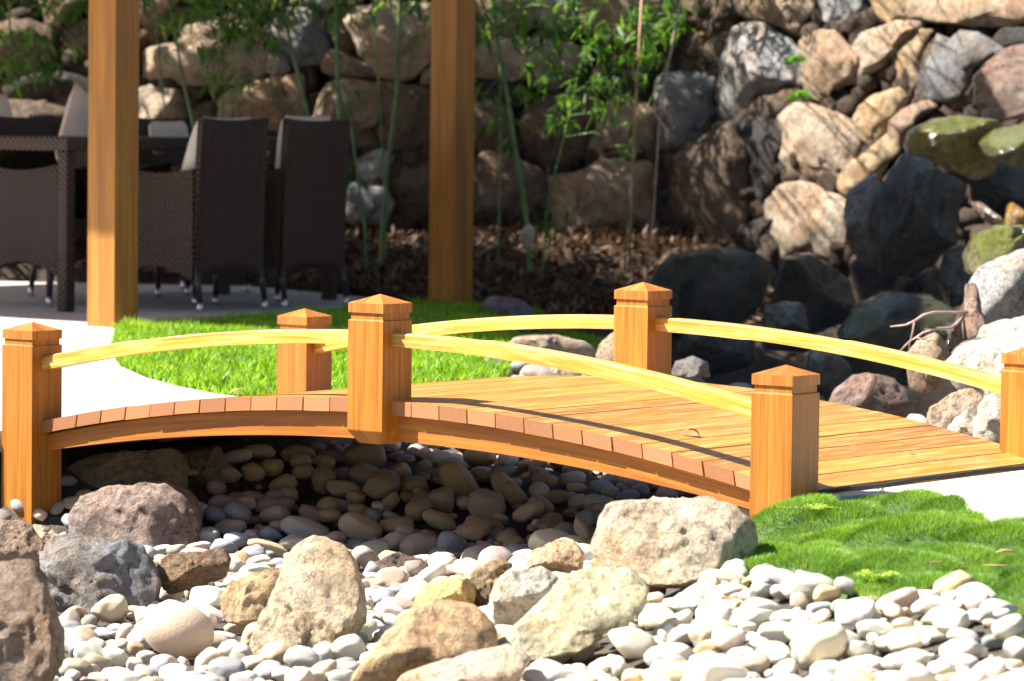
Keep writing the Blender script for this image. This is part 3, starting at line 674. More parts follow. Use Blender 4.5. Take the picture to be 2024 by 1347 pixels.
# ============================================================ ROCK WALL
def Dw(px, py):
    base = 21.2 if px < 1350 else 21.2-2.0*((px-1350)/674.)
    D = base; z = .888-(py-231)*D/F
    return D+.28*max(0, z)
T_, TP, BR, DK, GY_, LG, PK, OC = (.37, .275, .19), (.46, .365, .27), (.16, .115, .08), (.045, .04, .038), (.22, .22, .225), (.40, .395, .385), (.33, .23, .18), (.42, .32, .19)  # DK and BR darkened so these stones hold shade in their colour
WALL = [
 ([(0,40),(60,38),(100,55),(108,90),(100,130),(40,148),(-30,150),(-30,40)], BR, 'dark brown shaded wall rock in the top left corner of the photo'),
 ([(70,-30),(178,-30),(178,0),(140,10),(118,50),(100,48),(84,22)], T_, 'tan wall rock touching the top edge, left of the front pergola post'),
 ([(115,80),(130,50),(175,38),(230,40),(243,110),(200,148),(140,142),(112,120)], BR, 'brown wall rock whose right half hides behind the front pergola post'),
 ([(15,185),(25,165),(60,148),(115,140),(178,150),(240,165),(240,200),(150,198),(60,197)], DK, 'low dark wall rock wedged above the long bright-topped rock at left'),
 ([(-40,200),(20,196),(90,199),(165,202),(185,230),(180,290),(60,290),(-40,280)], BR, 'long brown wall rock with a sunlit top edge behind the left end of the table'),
 ([(275,-25),(350,-30),(345,10),(322,38),(290,50),(272,40)], PK, 'pinkish wall rock at the top edge just right of the front pergola post'),
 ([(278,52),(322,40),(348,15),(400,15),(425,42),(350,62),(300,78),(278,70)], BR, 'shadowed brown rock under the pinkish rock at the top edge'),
 ([(290,100),(305,92),(350,85),(365,60),(390,42),(440,48),(510,50),(537,95),(527,140),(505,160),(470,175),(420,178),(370,175),(310,160),(290,145)], TP, 'big pitted tan wall rock above the chairs with bamboo in front'),
 ([(268,180),(300,170),(350,178),(370,205),(367,262),(268,262)], TP, 'bright cream wall rock beside the front pergola post, above the cushions'),
 ([(432,200),(470,170),(500,158),(560,150),(592,148),(599,190),(605,240),(560,262),(440,262)], T_, 'craggy tan wall rock directly above the nearest chair back'),
 ([(376,205),(430,200),(436,262),(372,262)], BR, 'small dark brown rock between the cream rock and the craggy tan rock'),
 ([(524,140),(530,110),(550,98),(568,113),(574,140),(545,152)], LG, 'small upright pale grey rock in a gap left of the blue-grey rock'),
 ([(530,68),(548,30),(575,14),(600,13),(625,28),(645,58),(654,90),(652,112),(640,124),(605,128),(575,137),(560,112),(543,92)], GY_, 'blue-grey wall rock crossed by a slanting bamboo culm'),
 ([(572,-25),(668,-25),(670,6),(640,20),(610,14),(578,8)], LG, 'small pale rock at the top edge above the blue-grey rock'),
 ([(637,122),(645,97),(680,103),(730,130),(742,152),(690,158),(640,142)], PK, 'low pinkish rock tucked under the left side of the big cream boulder'),
 ([(625,25),(690,16),(703,60),(710,104),(690,118),(657,92),(640,60)], BR, 'dark brown rock between the blue-grey rock and the big cream boulder'),
 ([(684,45),(700,18),(740,12),(760,-2),(785,3),(812,10),(858,8),(862,100),(820,145),(790,157),(740,148),(713,110),(702,72)], TP, 'big cream wall boulder with dark hollows left of the rear pergola post'),
 ([(832,165),(834,145),(850,133),(878,140),(878,168)], T_, 'small tan rock half hidden by the rear pergola post'),
 ([(622,240),(632,200),(640,175),(665,158),(700,158),(742,165),(745,210),(738,250),(690,252)], T_, 'tan wall rock behind two bamboo culms, right of the farthest right chair'),
 ([(742,165),(770,166),(800,170),(868,170),(872,230),(850,292),(760,294),(738,252)], BR, 'brown dappled wall rock immediately left of the rear pergola post'),
 ([(668,250),(690,240),(735,255),(758,292),(740,300),(690,290)], BR, 'low shadowed rock under the tan rock beside the farthest right chair'),
 ([(704,318),(735,300),(757,294),(776,312),(763,348),(735,366),(708,354)], LG, 'pale pointed rock low in the wall behind the paired bamboo culms'),
 ([(674,380),(700,360),(730,368),(760,370),(777,400),(765,440),(700,445),(670,430)], GY_, 'low grey rock at the foot of the wall right of the farthest chair'),
 ([(765,385),(780,340),(800,306),(862,300),(868,350),(862,440),(800,450),(766,436)], BR, 'dark rock at the foot of the wall left of the rear pergola post'),
 ([(915,-25),(1050,-25),(1062,30),(1035,72),(960,77),(915,62)], T_, 'tan wall rock at the top edge right of the rear pergola post'),
 ([(1050,-12),(1130,-25),(1152,30),(1122,70),(1085,64),(1060,30)], LG, 'pale blue-grey rock at the top edge behind the bamboo leaves'),
 ([(1140,-25),(1320,-25),(1335,30),(1305,77),(1200,84),(1150,52)], T_, 'dappled tan rock at the top edge behind the reddish cane'),
 ([(905,100),(935,95),(990,76),(1060,73),(1130,88),(1162,115),(1142,142),(1060,162),(990,157),(905,145)], TP, 'long sunlit tan rock behind the bamboo leaves right of the rear post'),
 ([(1045,160),(1060,138),(1110,130),(1130,150),(1100,178),(1065,176)], GY_, 'small grey rock among bamboo leaves under the long sunlit tan rock'),
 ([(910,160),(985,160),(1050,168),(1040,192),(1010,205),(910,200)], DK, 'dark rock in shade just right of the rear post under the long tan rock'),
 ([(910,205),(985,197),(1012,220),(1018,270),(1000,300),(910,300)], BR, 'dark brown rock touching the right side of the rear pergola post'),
 ([(1025,255),(1045,213),(1080,188),(1120,181),(1170,188),(1197,215),(1182,262),(1162,308),(1120,338),(1075,328),(1038,292)], BR, 'large rounded brown rock in the middle of the wall behind bamboo leaves'),
 ([(1163,292),(1185,240),(1205,200),(1230,188),(1265,203),(1292,225),(1298,300),(1282,315),(1190,318)], T_, 'tan rock behind the reddish cane above the wide base rock'),
 ([(1195,95),(1260,88),(1320,98),(1335,145),(1250,152),(1195,142)], BR, 'brown rock behind the reddish cane near the top of the wall'),
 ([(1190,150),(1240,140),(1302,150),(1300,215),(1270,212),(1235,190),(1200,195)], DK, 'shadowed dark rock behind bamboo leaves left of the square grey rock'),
 ([(905,335),(960,298),(1010,303),(1050,328),(1087,350),(1103,420),(1060,450),(960,450),(905,440)], BR, 'broad brown rock at the foot of the wall behind the thick bamboo culm'),
 ([(1085,350),(1160,338),(1190,316),(1297,322),(1287,400),(1305,450),(1200,470),(1098,465)], T_, 'wide dappled base rock behind the two dry canes'),
 ([(1293,250),(1300,155),(1320,146),(1400,146),(1428,155),(1422,200),(1412,257),(1380,277),(1308,294)], GY_, 'square grey-brown rock with leaf shadows right of the pale cane'),
 ([(1325,120),(1330,80),(1360,63),(1452,66),(1447,100),(1427,148),(1340,148)], BR, 'dark brown rock above the square grey-brown rock'),
 ([(1330,40),(1345,-25),(1480,-25),(1477,20),(1452,36),(1442,64),(1350,72)], BR, 'brown rock at the top edge beside the pale cane'),
 ([(1460,15),(1480,-25),(1612,-25),(1600,20),(1584,45),(1574,73),(1530,46),(1480,32)], TP, 'cream and grey rock at the top edge above the leaf-striped rock'),
 ([(1410,195),(1425,130),(1440,90),(1455,55),(1480,46),(1520,60),(1552,80),(1578,105),(1583,172),(1503,187),(1477,236),(1430,238)], LG, 'pale grey rock striped with leaf shadows in the right half of the wall'),
 ([(1474,228),(1500,186),(1577,176),(1592,215),(1562,242),(1480,244)], BR, 'brown wedge-shaped rock under the leaf-striped pale rock'),
 ([(1280,380),(1298,300),(1380,280),(1412,255),(1442,238),(1463,300),(1468,420),(1443,485),(1330,478),(1300,430)], BR, 'big dark dappled rock at the foot of the wall right of the pale cane'),
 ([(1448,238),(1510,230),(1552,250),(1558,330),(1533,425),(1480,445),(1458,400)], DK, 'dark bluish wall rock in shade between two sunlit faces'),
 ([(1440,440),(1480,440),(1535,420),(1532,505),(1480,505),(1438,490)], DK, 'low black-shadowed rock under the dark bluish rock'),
 ([(1543,305),(1548,235),(1565,208),(1600,203),(1640,218),(1688,245),(1690,290),(1672,347),(1625,352),(1560,342)], TP, 'sunlit peach-coloured rock with branching leaf shadow on its left'),
 ([(1518,480),(1520,400),(1545,373),(1570,363),(1610,368),(1662,395),(1670,430),(1652,497),(1632,508),(1590,497),(1537,527)], TP, 'pink-grey rock under the peach-coloured rock, leaf shadows on its left'),
 ([(1583,90),(1600,63),(1650,60),(1672,90),(1688,112),(1687,165),(1660,170),(1642,177),(1625,200),(1603,190),(1588,140)], T_, 'golden tan rock with two small ferns on its left side'),
 ([(1688,97),(1710,63),(1760,46),(1812,43),(1817,62),(1777,77),(1767,110),(1742,132),(1702,157),(1686,162)], TP, 'sunlit sloping rock over a dark wedge near the top right'),
 ([(1700,157),(1737,133),(1767,105),(1774,140),(1770,160),(1702,166)], BR, 'dark brown wedge under the sunlit sloping rock'),
 ([(1766,75),(1790,63),(1847,60),(1824,82),(1819,180),(1807,192),(1785,195),(1773,175),(1768,130)], OC, 'upright lumpy yellow rock like a pillar in the upper right wall'),
 ([(1815,78),(1852,78),(1845,120),(1835,165),(1842,200),(1812,205),(1810,185)], BR, 'dark rock standing for the shaded side of the upright lumpy yellow rock'),  # shaded side of the yellow rock, built as a separate brown stone
 ([(1860,64),(1876,80),(1897,60),(1927,68),(1979,105),(1957,117),(1917,132),(1907,177),(1887,202),(1835,192),(1821,160),(1843,120)], GY_, 'blue-grey crested rock right of the upright lumpy yellow rock'),
 ([(1905,178),(1917,132),(1957,116),(1935,150),(1922,215),(1880,212)], BR, 'dark brown rock between the blue-grey crested rock and the wet pale rock'),
 ([(1623,205),(1650,177),(1665,173),(1702,193),(1708,215),(1660,227),(1628,220)], DK, 'small dark grey three-sided rock under the golden tan rock'),
 ([(1688,245),(1700,213),(1730,188),(1770,173),(1792,195),(1777,230),(1757,252),(1720,285),(1700,272)], OC, 'golden oval rock below the upright lumpy yellow rock'),
 ([(1763,240),(1785,217),(1830,198),(1850,214),(1812,236),(1802,262),(1776,293),(1763,282)], PK, 'small pinkish rock resting against the left end of the mossy boulder'),
 ([(1663,372),(1666,340),(1720,293),(1765,253),(1778,292),(1747,322),(1737,352),(1702,377),(1680,393)], OC, 'long ochre rock slanting beside the dark pointed boulder'),
 ([(1616,-25),(1707,-25),(1707,15),(1692,30),(1655,50),(1630,38)], LG, 'pale grey rock at the top edge above the golden tan rock'),
 ([(1652,52),(1695,26),(1737,33),(1722,57),(1695,78),(1660,58)], BR, 'brown rock under the pale grey rock at the top edge'),
 ([(1718,-25),(1812,-25),(1813,40),(1762,50),(1740,32)], OC, 'yellow-brown rock at the top edge next to the huge pale rock'),
 ([(1810,-25),(2070,-25),(2070,22),(2022,42),(1985,52),(1920,50),(1850,40),(1813,32)], TP, 'huge pale rock across the top right corner of the wall'),
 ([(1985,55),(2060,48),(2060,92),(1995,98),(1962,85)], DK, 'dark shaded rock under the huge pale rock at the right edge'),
]
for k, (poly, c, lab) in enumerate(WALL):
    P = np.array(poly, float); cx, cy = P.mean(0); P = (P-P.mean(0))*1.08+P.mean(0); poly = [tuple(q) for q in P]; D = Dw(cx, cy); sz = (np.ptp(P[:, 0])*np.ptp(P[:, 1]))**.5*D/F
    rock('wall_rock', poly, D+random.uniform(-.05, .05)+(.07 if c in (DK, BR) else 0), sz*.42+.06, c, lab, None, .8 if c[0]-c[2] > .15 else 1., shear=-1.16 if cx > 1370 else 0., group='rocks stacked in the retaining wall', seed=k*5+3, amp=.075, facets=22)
# earth bank behind the wall; unseen top pushed forward to keep sun off joints
pts = []; cols_ = np.linspace(-500, 2500, 25)
for px in cols_:
    for z in (-.6, 0, 1, 1.69, 1.78, 2.7):
        D = (21.2 if px < 1350 else 21.2-2.0*((px-1350)/674.))
        Dz = D+(.17 if z < 1.7 else 0)+.28*max(0, z) + (2.5 if z > 2.65 else 0); pts.append(((px-1012)/F*D, Dz, z))
pts = np.array(pts); Fc = [(i*6+j, (i+1)*6+j, (i+1)*6+j+1, i*6+j+1) for i in range(24) for j in range(5)]
tag(mesh_np('earth_bank', pts, Fc, M_soil, None, True), kind='structure')

# added rubble in the joints, its dark colour standing for their shade
VV, FF, k0 = [], [], 0; V2, F2 = ico(2); rg = np.random.default_rng(91)
for q in range(1500):
    px, py = rg.uniform(-80, 2110), rg.uniform(-50, 520); D = Dw(px, py)+.10+rg.uniform(-.02, .05); c = atD(px, py, D)
    P = V2*rg.uniform(.035, .10, 3); nn = rg.normal(size=3); nn /= np.linalg.norm(nn); dd = P@nn-.035; P = np.where(dd[:, None] > 0, P-nn*dd[:, None], P)
    VV.append(P+c); FF.append(F2+k0); k0 += len(V2)
o = mesh_np('infill', np.concatenate(VV), np.concatenate(FF), M_rock, None, True); o.color = (.075, .05, .034, 1)
tag(o, 'added shade-dark rubble in the joints of the rock wall', 'infill', kind='stuff')

# ============================================================ WATERFALL ROCKS AND POND BOULDERS
OL = (.15, .15, .05)
FALL = [
 ([(1920,215),(1925,150),(1960,113),(2000,88),(2070,82),(2070,232),(1970,238),(1930,228),(1938,190)], 17.3, .30, PK, M_wet, 'wet glistening pinkish rock high at the right edge of the photo'),
 ([(1788,290),(1800,253),(1850,232),(1900,227),(1980,238),(1992,275),(1962,342),(1930,358),(1880,337),(1830,312),(1795,307)], 16.7, .35, (.28, .22, .06), M_moss, 'wet mossy yellow-green domed boulder over the waterfall hollow'),
 ([(1938,280),(1970,253),(2070,236),(2070,332),(2000,332),(1955,312)], 16.4, .3, (.20, .22, .04), M_moss, 'bright green mossy boulder at the right edge over the waterfall'),
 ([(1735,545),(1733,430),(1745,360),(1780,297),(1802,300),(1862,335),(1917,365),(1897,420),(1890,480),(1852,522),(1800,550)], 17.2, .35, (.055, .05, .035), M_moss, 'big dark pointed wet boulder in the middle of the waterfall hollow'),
 ([(1666,430),(1680,372),(1725,343),(1742,360),(1740,430),(1738,545),(1690,505),(1670,470)], 17.5, .28, (.2, .19, .18), M_wet, 'grey rock with a sunlit rim leaning on the left of the dark pointed boulder'),
 ([(1905,505),(1928,460),(1975,443),(2070,448),(2070,552),(1950,562),(1913,542)], 15.6, .3, (.2, .19, .1), M_moss, 'wet speckled mossy rock just above the white-veined grey boulder'),
 ([(1917,398),(1935,396),(1990,440),(1985,452),(1962,447),(1924,415)], 16.0, .12, PK, M_wet, 'small flat pale wet rock in the dark gap above the speckled mossy rock'),
 ([(1985,450),(1992,405),(2000,398),(2030,420),(2040,450)], 15.9, .12, (.42, .24, .04), M_wet, 'small orange stained rock at the right edge'),
 ([(1912,560),(1930,528),(1980,503),(2070,478),(2070,650),(1960,668),(1935,668),(1913,600)], 13.6, .28, LG, M_rock, 'white-veined grey boulder at the right edge above the white stones'),
 ([(1908,560),(1930,560),(1947,640),(1953,672),(1914,672),(1905,620)], 13.3, .08, PK, M_rock, 'thin upright pinkish slab standing against the white-veined boulder'),
 ([(1868,690),(1880,650),(1905,595),(1914,600),(1914,690)], 13.5, .1, BR, M_wet, 'narrow brown rock behind the dry twigs'),
 ([(1278,575),(1300,530),(1332,500),(1420,486),(1500,498),(1534,530),(1505,605),(1440,660),(1340,660),(1285,640)], 18.2, .5, (.09, .10, .05), M_moss, 'long dark mossy boulder right of the rear bridge post cap'),
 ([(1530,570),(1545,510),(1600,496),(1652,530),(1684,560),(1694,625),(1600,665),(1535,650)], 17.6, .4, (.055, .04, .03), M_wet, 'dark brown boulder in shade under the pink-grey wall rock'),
 ([(1655,660),(1700,600),(1760,576),(1830,578),(1884,610),(1894,660),(1874,735),(1800,760),(1690,760)], 15.8, .45, (.07, .075, .04), M_moss, 'dark dome-shaped mossy boulder behind the long handrail'),
 ([(1505,690),(1512,610),(1550,594),(1592,600),(1603,660),(1600,700)], 16.5, .3, (.09, .095, .12), M_wet, 'small blue-grey boulder in deep shade beside the dome-shaped boulder'),
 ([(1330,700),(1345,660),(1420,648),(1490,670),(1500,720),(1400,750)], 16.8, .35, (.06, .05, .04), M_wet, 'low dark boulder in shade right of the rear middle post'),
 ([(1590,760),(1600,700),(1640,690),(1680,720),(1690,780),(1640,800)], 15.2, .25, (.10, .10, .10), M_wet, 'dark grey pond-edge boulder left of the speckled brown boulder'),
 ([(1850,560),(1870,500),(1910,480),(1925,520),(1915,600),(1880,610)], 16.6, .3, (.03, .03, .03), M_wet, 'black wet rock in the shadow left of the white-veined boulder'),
 ([(1676,520),(1700,490),(1760,500),(1790,540),(1780,590),(1700,600)], 18.6, .3, (.05, .045, .04), M_wet, 'added black filler rock in the hollow between the dark brown boulder and the dark pointed one'),  # added to cover sunlit ground; its black stands for deep shade
 ([(1775,560),(1800,535),(1850,525),(1880,560),(1870,620),(1790,610)], 18.3, .3, (.05, .045, .045), M_wet, 'added black filler rock directly beneath the dark pointed boulder'),  # added too, black in place of the shade at this spot
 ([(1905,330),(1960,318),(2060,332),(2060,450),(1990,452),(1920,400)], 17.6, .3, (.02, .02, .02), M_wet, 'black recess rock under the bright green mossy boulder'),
]
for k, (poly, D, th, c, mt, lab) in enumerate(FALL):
    shade_dk = max(c) < .16  # deep shade of the hollow put into the colour of dark boulders
    rock('boulder', poly, D, th, tuple(x*.3 for x in c) if shade_dk else c, lab, M_shade_moss if shade_dk else mt, seed=200+k*3, amp=.06, facets=9 if k > 2 else 4, group='boulders of the waterfall and pond')
# lit bank on the right, beyond the deck
WH, CREAM = (.66, .64, .58), (.62, .54, .42)
BANK = [
 ([(1630,820),(1650,772),(1688,745),(1720,738),(1770,750),(1797,775),(1800,812),(1775,850),(1700,850)], 13.2, .22, (.24, .17, .14), 'speckled brown boulder half in shade just beyond the deck edge'),
 ([(1790,702),(1820,668),(1850,655),(1872,680),(1884,712),(1860,765),(1820,787),(1795,768)], 12.9, .2, T_, 'pointed tan boulder in front of the dry twigs'),
 ([(1862,725),(1895,688),(1940,666),(2080,655),(2080,850),(1980,830),(1890,770)], 12.3, .3, WH, 'big sunlit white boulder beneath the long far handrail'),
 ([(1828,845),(1838,808),(1870,783),(1920,766),(1948,788),(1938,822),(1890,856),(1850,862)], 11.9, .14, (.42, .33, .24), 'angular cream and brown rock touching the far deck edge'),
 ([(1922,890),(1933,800),(1960,776),(1992,786),(2000,900),(1940,905)], 11.3, .14, CREAM, 'sunlit cream rock just left of the last far post'),
 ([(1868,862),(1885,830),(1910,810),(1938,830),(1932,885)], 11.5, .1, WH, 'small white rock between the cream rock and the angular brown rock'),
 ([(1925,672),(1945,645),(1985,632),(2080,612),(2080,690),(1960,700)], 12.8, .2, WH, 'rounded white stone resting below the white-veined boulder'),
 ([(1880,700),(1910,672),(1950,660),(1990,665),(1930,690),(1890,722)], 12.75, .12, GY_, 'thin grey rock capping the big white boulder'),
 ([(945,748),(958,712),(990,700),(1040,706),(1052,730),(1035,756)], 13.7, .13, LG, 'pale rock at the lawn edge just above the deck'),
 ([(1040,752),(1058,728),(1100,718),(1150,735),(1148,760)], 13.4, .1, TP, 'low cream rock poking above the deck edge beside the lawn'),
 ([(995,690),(1020,664),(1060,662),(1112,662),(1162,676),(1184,700),(1175,728),(1080,728),(1010,715)], 14.6, .18, TP, 'long grey-cream rock behind the bridge under the far handrail'),
 ([(1176,705),(1188,674),(1210,655),(1250,650),(1275,690),(1250,730),(1190,735)], 14.4, .15, T_, 'brown rounded rock half hidden by the rear middle post'),
 ([(940,622),(955,595),(985,583),(1030,592),(1056,612),(1050,628)], 17.6, .15, (.22, .19, .22), 'smooth purple-grey rock in shade right of the rear pergola post'),
 ([(955,602),(962,588),(980,583),(990,592),(980,606)], 17.45, .05, LG, 'small white stone leaning on the purple-grey rock by the rear pergola post'),
 ([(1015,648),(1030,632),(1070,628),(1100,640),(1095,656),(1030,658)], 15.6, .12, (.16, .14, .13), 'low dark rock in shade behind the long grey-cream rock'),
 ([(1325,745),(1335,715),(1370,705),(1400,718),(1405,748)], 14.3, .12, (.20, .18, .17), 'shaded grey rock beside the rear middle post above the deck'),
]
for k, (poly, D, th, c, lab) in enumerate(BANK):
    rock('boulder', poly, D, th, c, lab, None, .5, seed=300+k*7, amp=.07, facets=10, box=.75, upbias=True, group='boulders on the stream bank')

# ============================================================ FOREGROUND BOULDERS
def Db(poly, lift=0.):
    P = np.array(poly); cx = P[:, 0].mean(); yb = P[:, 1].max(); return hit(cx, min(yb-.06*np.ptp(P[:, 1]), 1420), .05)[1]
FG = [
 ([(-30,1030),(0,1029),(40,1032),(65,1045),(87,1075),(82,1115),(40,1135),(-30,1135)], None, .12, (.38, .27, .19), 'brown speckled boulder at the left edge at the foot of the front left post', 6, .05),
 ([(-40,1122),(0,1118),(35,1107),(65,1111),(92,1150),(107,1200),(119,1260),(116,1312),(97,1350),(60,1400),(-40,1400)], None, .2, (.33, .245, .18), 'big reddish brown boulder in the bottom left corner', 5, .06),
 ([(80,1098),(105,1067),(150,1061),(210,1071),(260,1074),(292,1105),(314,1150),(302,1188),(264,1207),(247,1248),(222,1285),(180,1282),(138,1240),(108,1190),(93,1140)], 9.2, .2, (.25, .255, .26), 'large rugged grey boulder with a small mossy hollow', 6, .08),
 ([(140,1022),(163,985),(208,964),(280,960),(332,959),(372,978),(390,1010),(394,1062),(372,1100),(300,1110),(200,1100),(143,1065)], 10.35, .24, (.34, .27, .24), 'large purplish brown boulder mostly in shade under the left end of the bridge', 4, .06),
 ([(306,1128),(333,1100),(380,1094),(440,1087),(454,1105),(442,1142),(380,1165),(340,1172),(316,1155)], None, .09, (.27, .18, .11), 'pitted dark brown rock behind the pale oblong pebbles', 6, .11),
 ([(436,1185),(453,1155),(498,1134),(565,1123),(584,1150),(545,1218),(490,1238),(448,1226)], None, .11, OC, 'blocky ochre rock leaning on the left side of the tall upright boulder', 7, .05),
 ([(588,1077),(614,1061),(645,1064),(677,1085),(698,1115),(708,1150),(719,1185),(717,1230),(697,1268),(645,1300),(585,1300),(556,1335),(520,1362),(490,1355),(498,1270),(518,1220),(543,1170),(563,1110)], 8.42, .12, (.52, .43, .30), 'tall upright tan and grey boulder in the centre foreground', 7, .05),
 ([(695,1342),(735,1297),(758,1258),(790,1223),(820,1203),(870,1193),(932,1203),(967,1235),(978,1264),(968,1296),(905,1312),(850,1308),(800,1330),(770,1360),(715,1365)], None, .17, (.46, .33, .19), 'big orange-tan sloping boulder right of the tall upright boulder', 5, .06),
 ([(818,1200),(833,1163),(880,1145),(922,1143),(940,1165),(930,1215),(860,1220)], None, .1, (.55, .40, .16), 'yellow lichen-coloured rock behind the orange-tan sloping boulder', 3, .05),
 ([(915,1172),(938,1128),(975,1108),(1002,1106),(1018,1125),(1000,1170),(962,1205),(922,1205)], None, .09, (.34, .26, .15), 'craggy brown rock with a dark rough top beside the yellow rock', 8, .12),
 ([(970,1182),(983,1150),(1010,1128),(1070,1123),(1101,1145),(1093,1178),(1062,1215),(1020,1240),(978,1235)], None, .1, (.55, .48, .38), 'pale rounded rock with a grey chip on its upper right', 5, .05),
 ([(975,1280),(1028,1235),(1078,1188),(1110,1148),(1160,1128),(1242,1128),(1278,1165),(1268,1205),(1200,1250),(1140,1285),(1060,1300),(985,1300)], None, .16, (.60, .50, .34), 'broad flat sunlit cream boulder in the centre of the foreground', 4, .04),
 ([(1036,1128),(1058,1090),(1100,1070),(1132,1070),(1153,1095),(1150,1125),(1090,1140)], None, .09, (.45, .34, .22), 'rounded brown-tan rock with a pale wedge of stone on its right', 5, .07),
 ([(1176,1078),(1188,1020),(1208,998),(1260,991),(1330,987),(1400,988),(1452,1008),(1488,1040),(1492,1080),(1475,1125),(1430,1150),(1370,1155),(1310,1155),(1260,1150),(1196,1120)], None, .2, (.52, .42, .30), 'largest sunlit boulder under the right end of the near beam', 6, .06),
 ([(1170,1110),(1215,1105),(1260,1128),(1312,1145),(1308,1178),(1270,1180),(1180,1150)], None, .1, (.50, .36, .20), 'low ochre ledge of rock in front of the largest sunlit boulder', 7, .07),
 ([(780,1360),(800,1335),(850,1317),(930,1290),(1000,1278),(1045,1300),(1020,1350),(900,1385)], None, .12, (.5, .40, .30), 'low pinkish rock among white pebbles at the bottom edge', 5, .05),
 ([(-30,1290),(0,1285),(30,1300),(48,1340),(40,1390),(-30,1390)], None, .1, (.15, .11, .10), 'dark brown rock in the bottom left corner in front of the big boulder', 5, .07),
 ([(55,1065),(68,1037),(95,1045),(118,1062),(105,1085),(75,1095)], None, .05, (.5, .42, .33), 'small cream rock wedged at the foot of the front left post', 5, .06),
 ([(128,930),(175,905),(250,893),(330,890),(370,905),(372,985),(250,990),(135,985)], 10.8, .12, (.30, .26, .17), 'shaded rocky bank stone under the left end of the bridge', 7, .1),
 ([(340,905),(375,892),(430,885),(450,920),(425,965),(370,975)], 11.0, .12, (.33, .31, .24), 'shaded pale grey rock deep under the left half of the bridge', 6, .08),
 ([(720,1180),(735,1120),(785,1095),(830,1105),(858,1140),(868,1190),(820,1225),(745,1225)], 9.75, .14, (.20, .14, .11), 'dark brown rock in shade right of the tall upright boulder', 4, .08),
]
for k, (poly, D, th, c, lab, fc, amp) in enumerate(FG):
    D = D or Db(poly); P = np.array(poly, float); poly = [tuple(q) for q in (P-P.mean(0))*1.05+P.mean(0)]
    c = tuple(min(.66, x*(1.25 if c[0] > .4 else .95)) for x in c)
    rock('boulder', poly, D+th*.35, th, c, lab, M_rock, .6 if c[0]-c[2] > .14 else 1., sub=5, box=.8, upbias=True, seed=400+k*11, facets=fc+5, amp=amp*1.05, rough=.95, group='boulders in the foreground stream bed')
# ============================================================ PEBBLES
PEB_BASE = []
for k in range(14):
    V0, F0 = ico(4); rg = np.random.default_rng(50+k)
    e = rg.uniform(.78, 1.0); V1 = np.sign(V0)*np.abs(V0)**e; V1 /= np.abs(V1).max(0)
    r = 1+.16*fbm(V0, .9, 2, k+1)[:, None]+.05*fbm(V0, 2.3, 3, k+3)[:, None]; V1 = V1*r
    for q in range(3 if k % 3 else 7):
        nn = rg.normal(size=3); nn /= np.linalg.norm(nn); d = rg.uniform(.66, .87); dd = V1@nn-d
        V1 = np.where(dd[:, None] > 0, V1-nn[None]*(dd[:, None]*.75), V1)
    V1 /= np.abs(V1).max(0)
    me = bpy.data.meshes.new('pebble'); me.from_pydata(V1.tolist(), [], F0.tolist()); me.polygons.foreach_set('use_smooth', np.ones(len(F0), bool)); me.materials.append(M_peb)
    PEB_BASE.append((me, V1))
PC = {'w': (.66, .63, .555), 'c': (.62, .535, .41), 'g': (.48, .48, .45), 'b': (.30, .33, .37), 't': (.48, .38, .25), 'o': (.44, .34, .20), 'p': (.38, .30, .26), 'k': (.56, .44, .34), 'y': (.55, .43, .24), 'd': (.27, .24, .215)}
PN = {'w': 'white', 'c': 'cream', 'g': 'grey', 'b': 'blue-grey', 't': 'tan', 'o': 'olive brown', 'p': 'dark purplish', 'k': 'pinkish', 'y': 'yellowish', 'd': 'dark grey'}
V1 = ico(4)[0]*np.array([1, 1, 1.]); V1 = V1*(1+.05*fbm(V1, .8, 2, 9)[:, None]); V1 /= np.abs(V1).max(0)
me = bpy.data.meshes.new('pebble'); me.from_pydata(V1.tolist(), [], ico(4)[1].tolist()); me.polygons.foreach_set('use_smooth', np.ones(len(ico(4)[1]), bool)); me.materials.append(M_peb)
PEB_BASE.append((me, V1))
PEBS = []   # dict(mesh, mat, col, px, py, size, top)
def jit(c, s=.2): f = 1+random.uniform(-s, s); return tuple(min(.8, x*f*(1+random.uniform(-.05, .05))) for x in c)
def put(k, Mx, code, hand=False):
    P = np.c_[PEB_BASE[k][1]*1.0, np.ones(len(PEB_BASE[k][1]))]@np.array(Mx).T; P = P[:, :3]
    raster(P); c = P.mean(0); px, py = proj(*c)
    sz = (np.prod(sorted(np.array(Mx.to_scale()))[1:]))**.5
    PEBS.append(dict(k=k, M=Mx, code=code, col=jit(PC[code]), c=c, px=px, py=py, sz=sz, app=sz/c[1]*F, sc=tuple(Mx.to_scale()), hand=hand, top=P[:, 2].max()))
def hand(cx, cy, rxp, ryp, rot, code, k=None, push=0.):
    p = hit(cx, cy+ryp*.55, .012); D = p[1]+push; s = D/F
    c = atD(cx, cy, D); a, b = rxp*s, ryp*s; d = min(a, b)*random.uniform(.9, 1.15)
    k = k if k is not None else random.randrange(14)
    Mx = Matrix.Translation(Vector(c)) @ Matrix.Rotation(math.radians(rot), 4, 'Y') @ Matrix.Diagonal((a, d, b, 1))
    put(k, Mx, code, True)
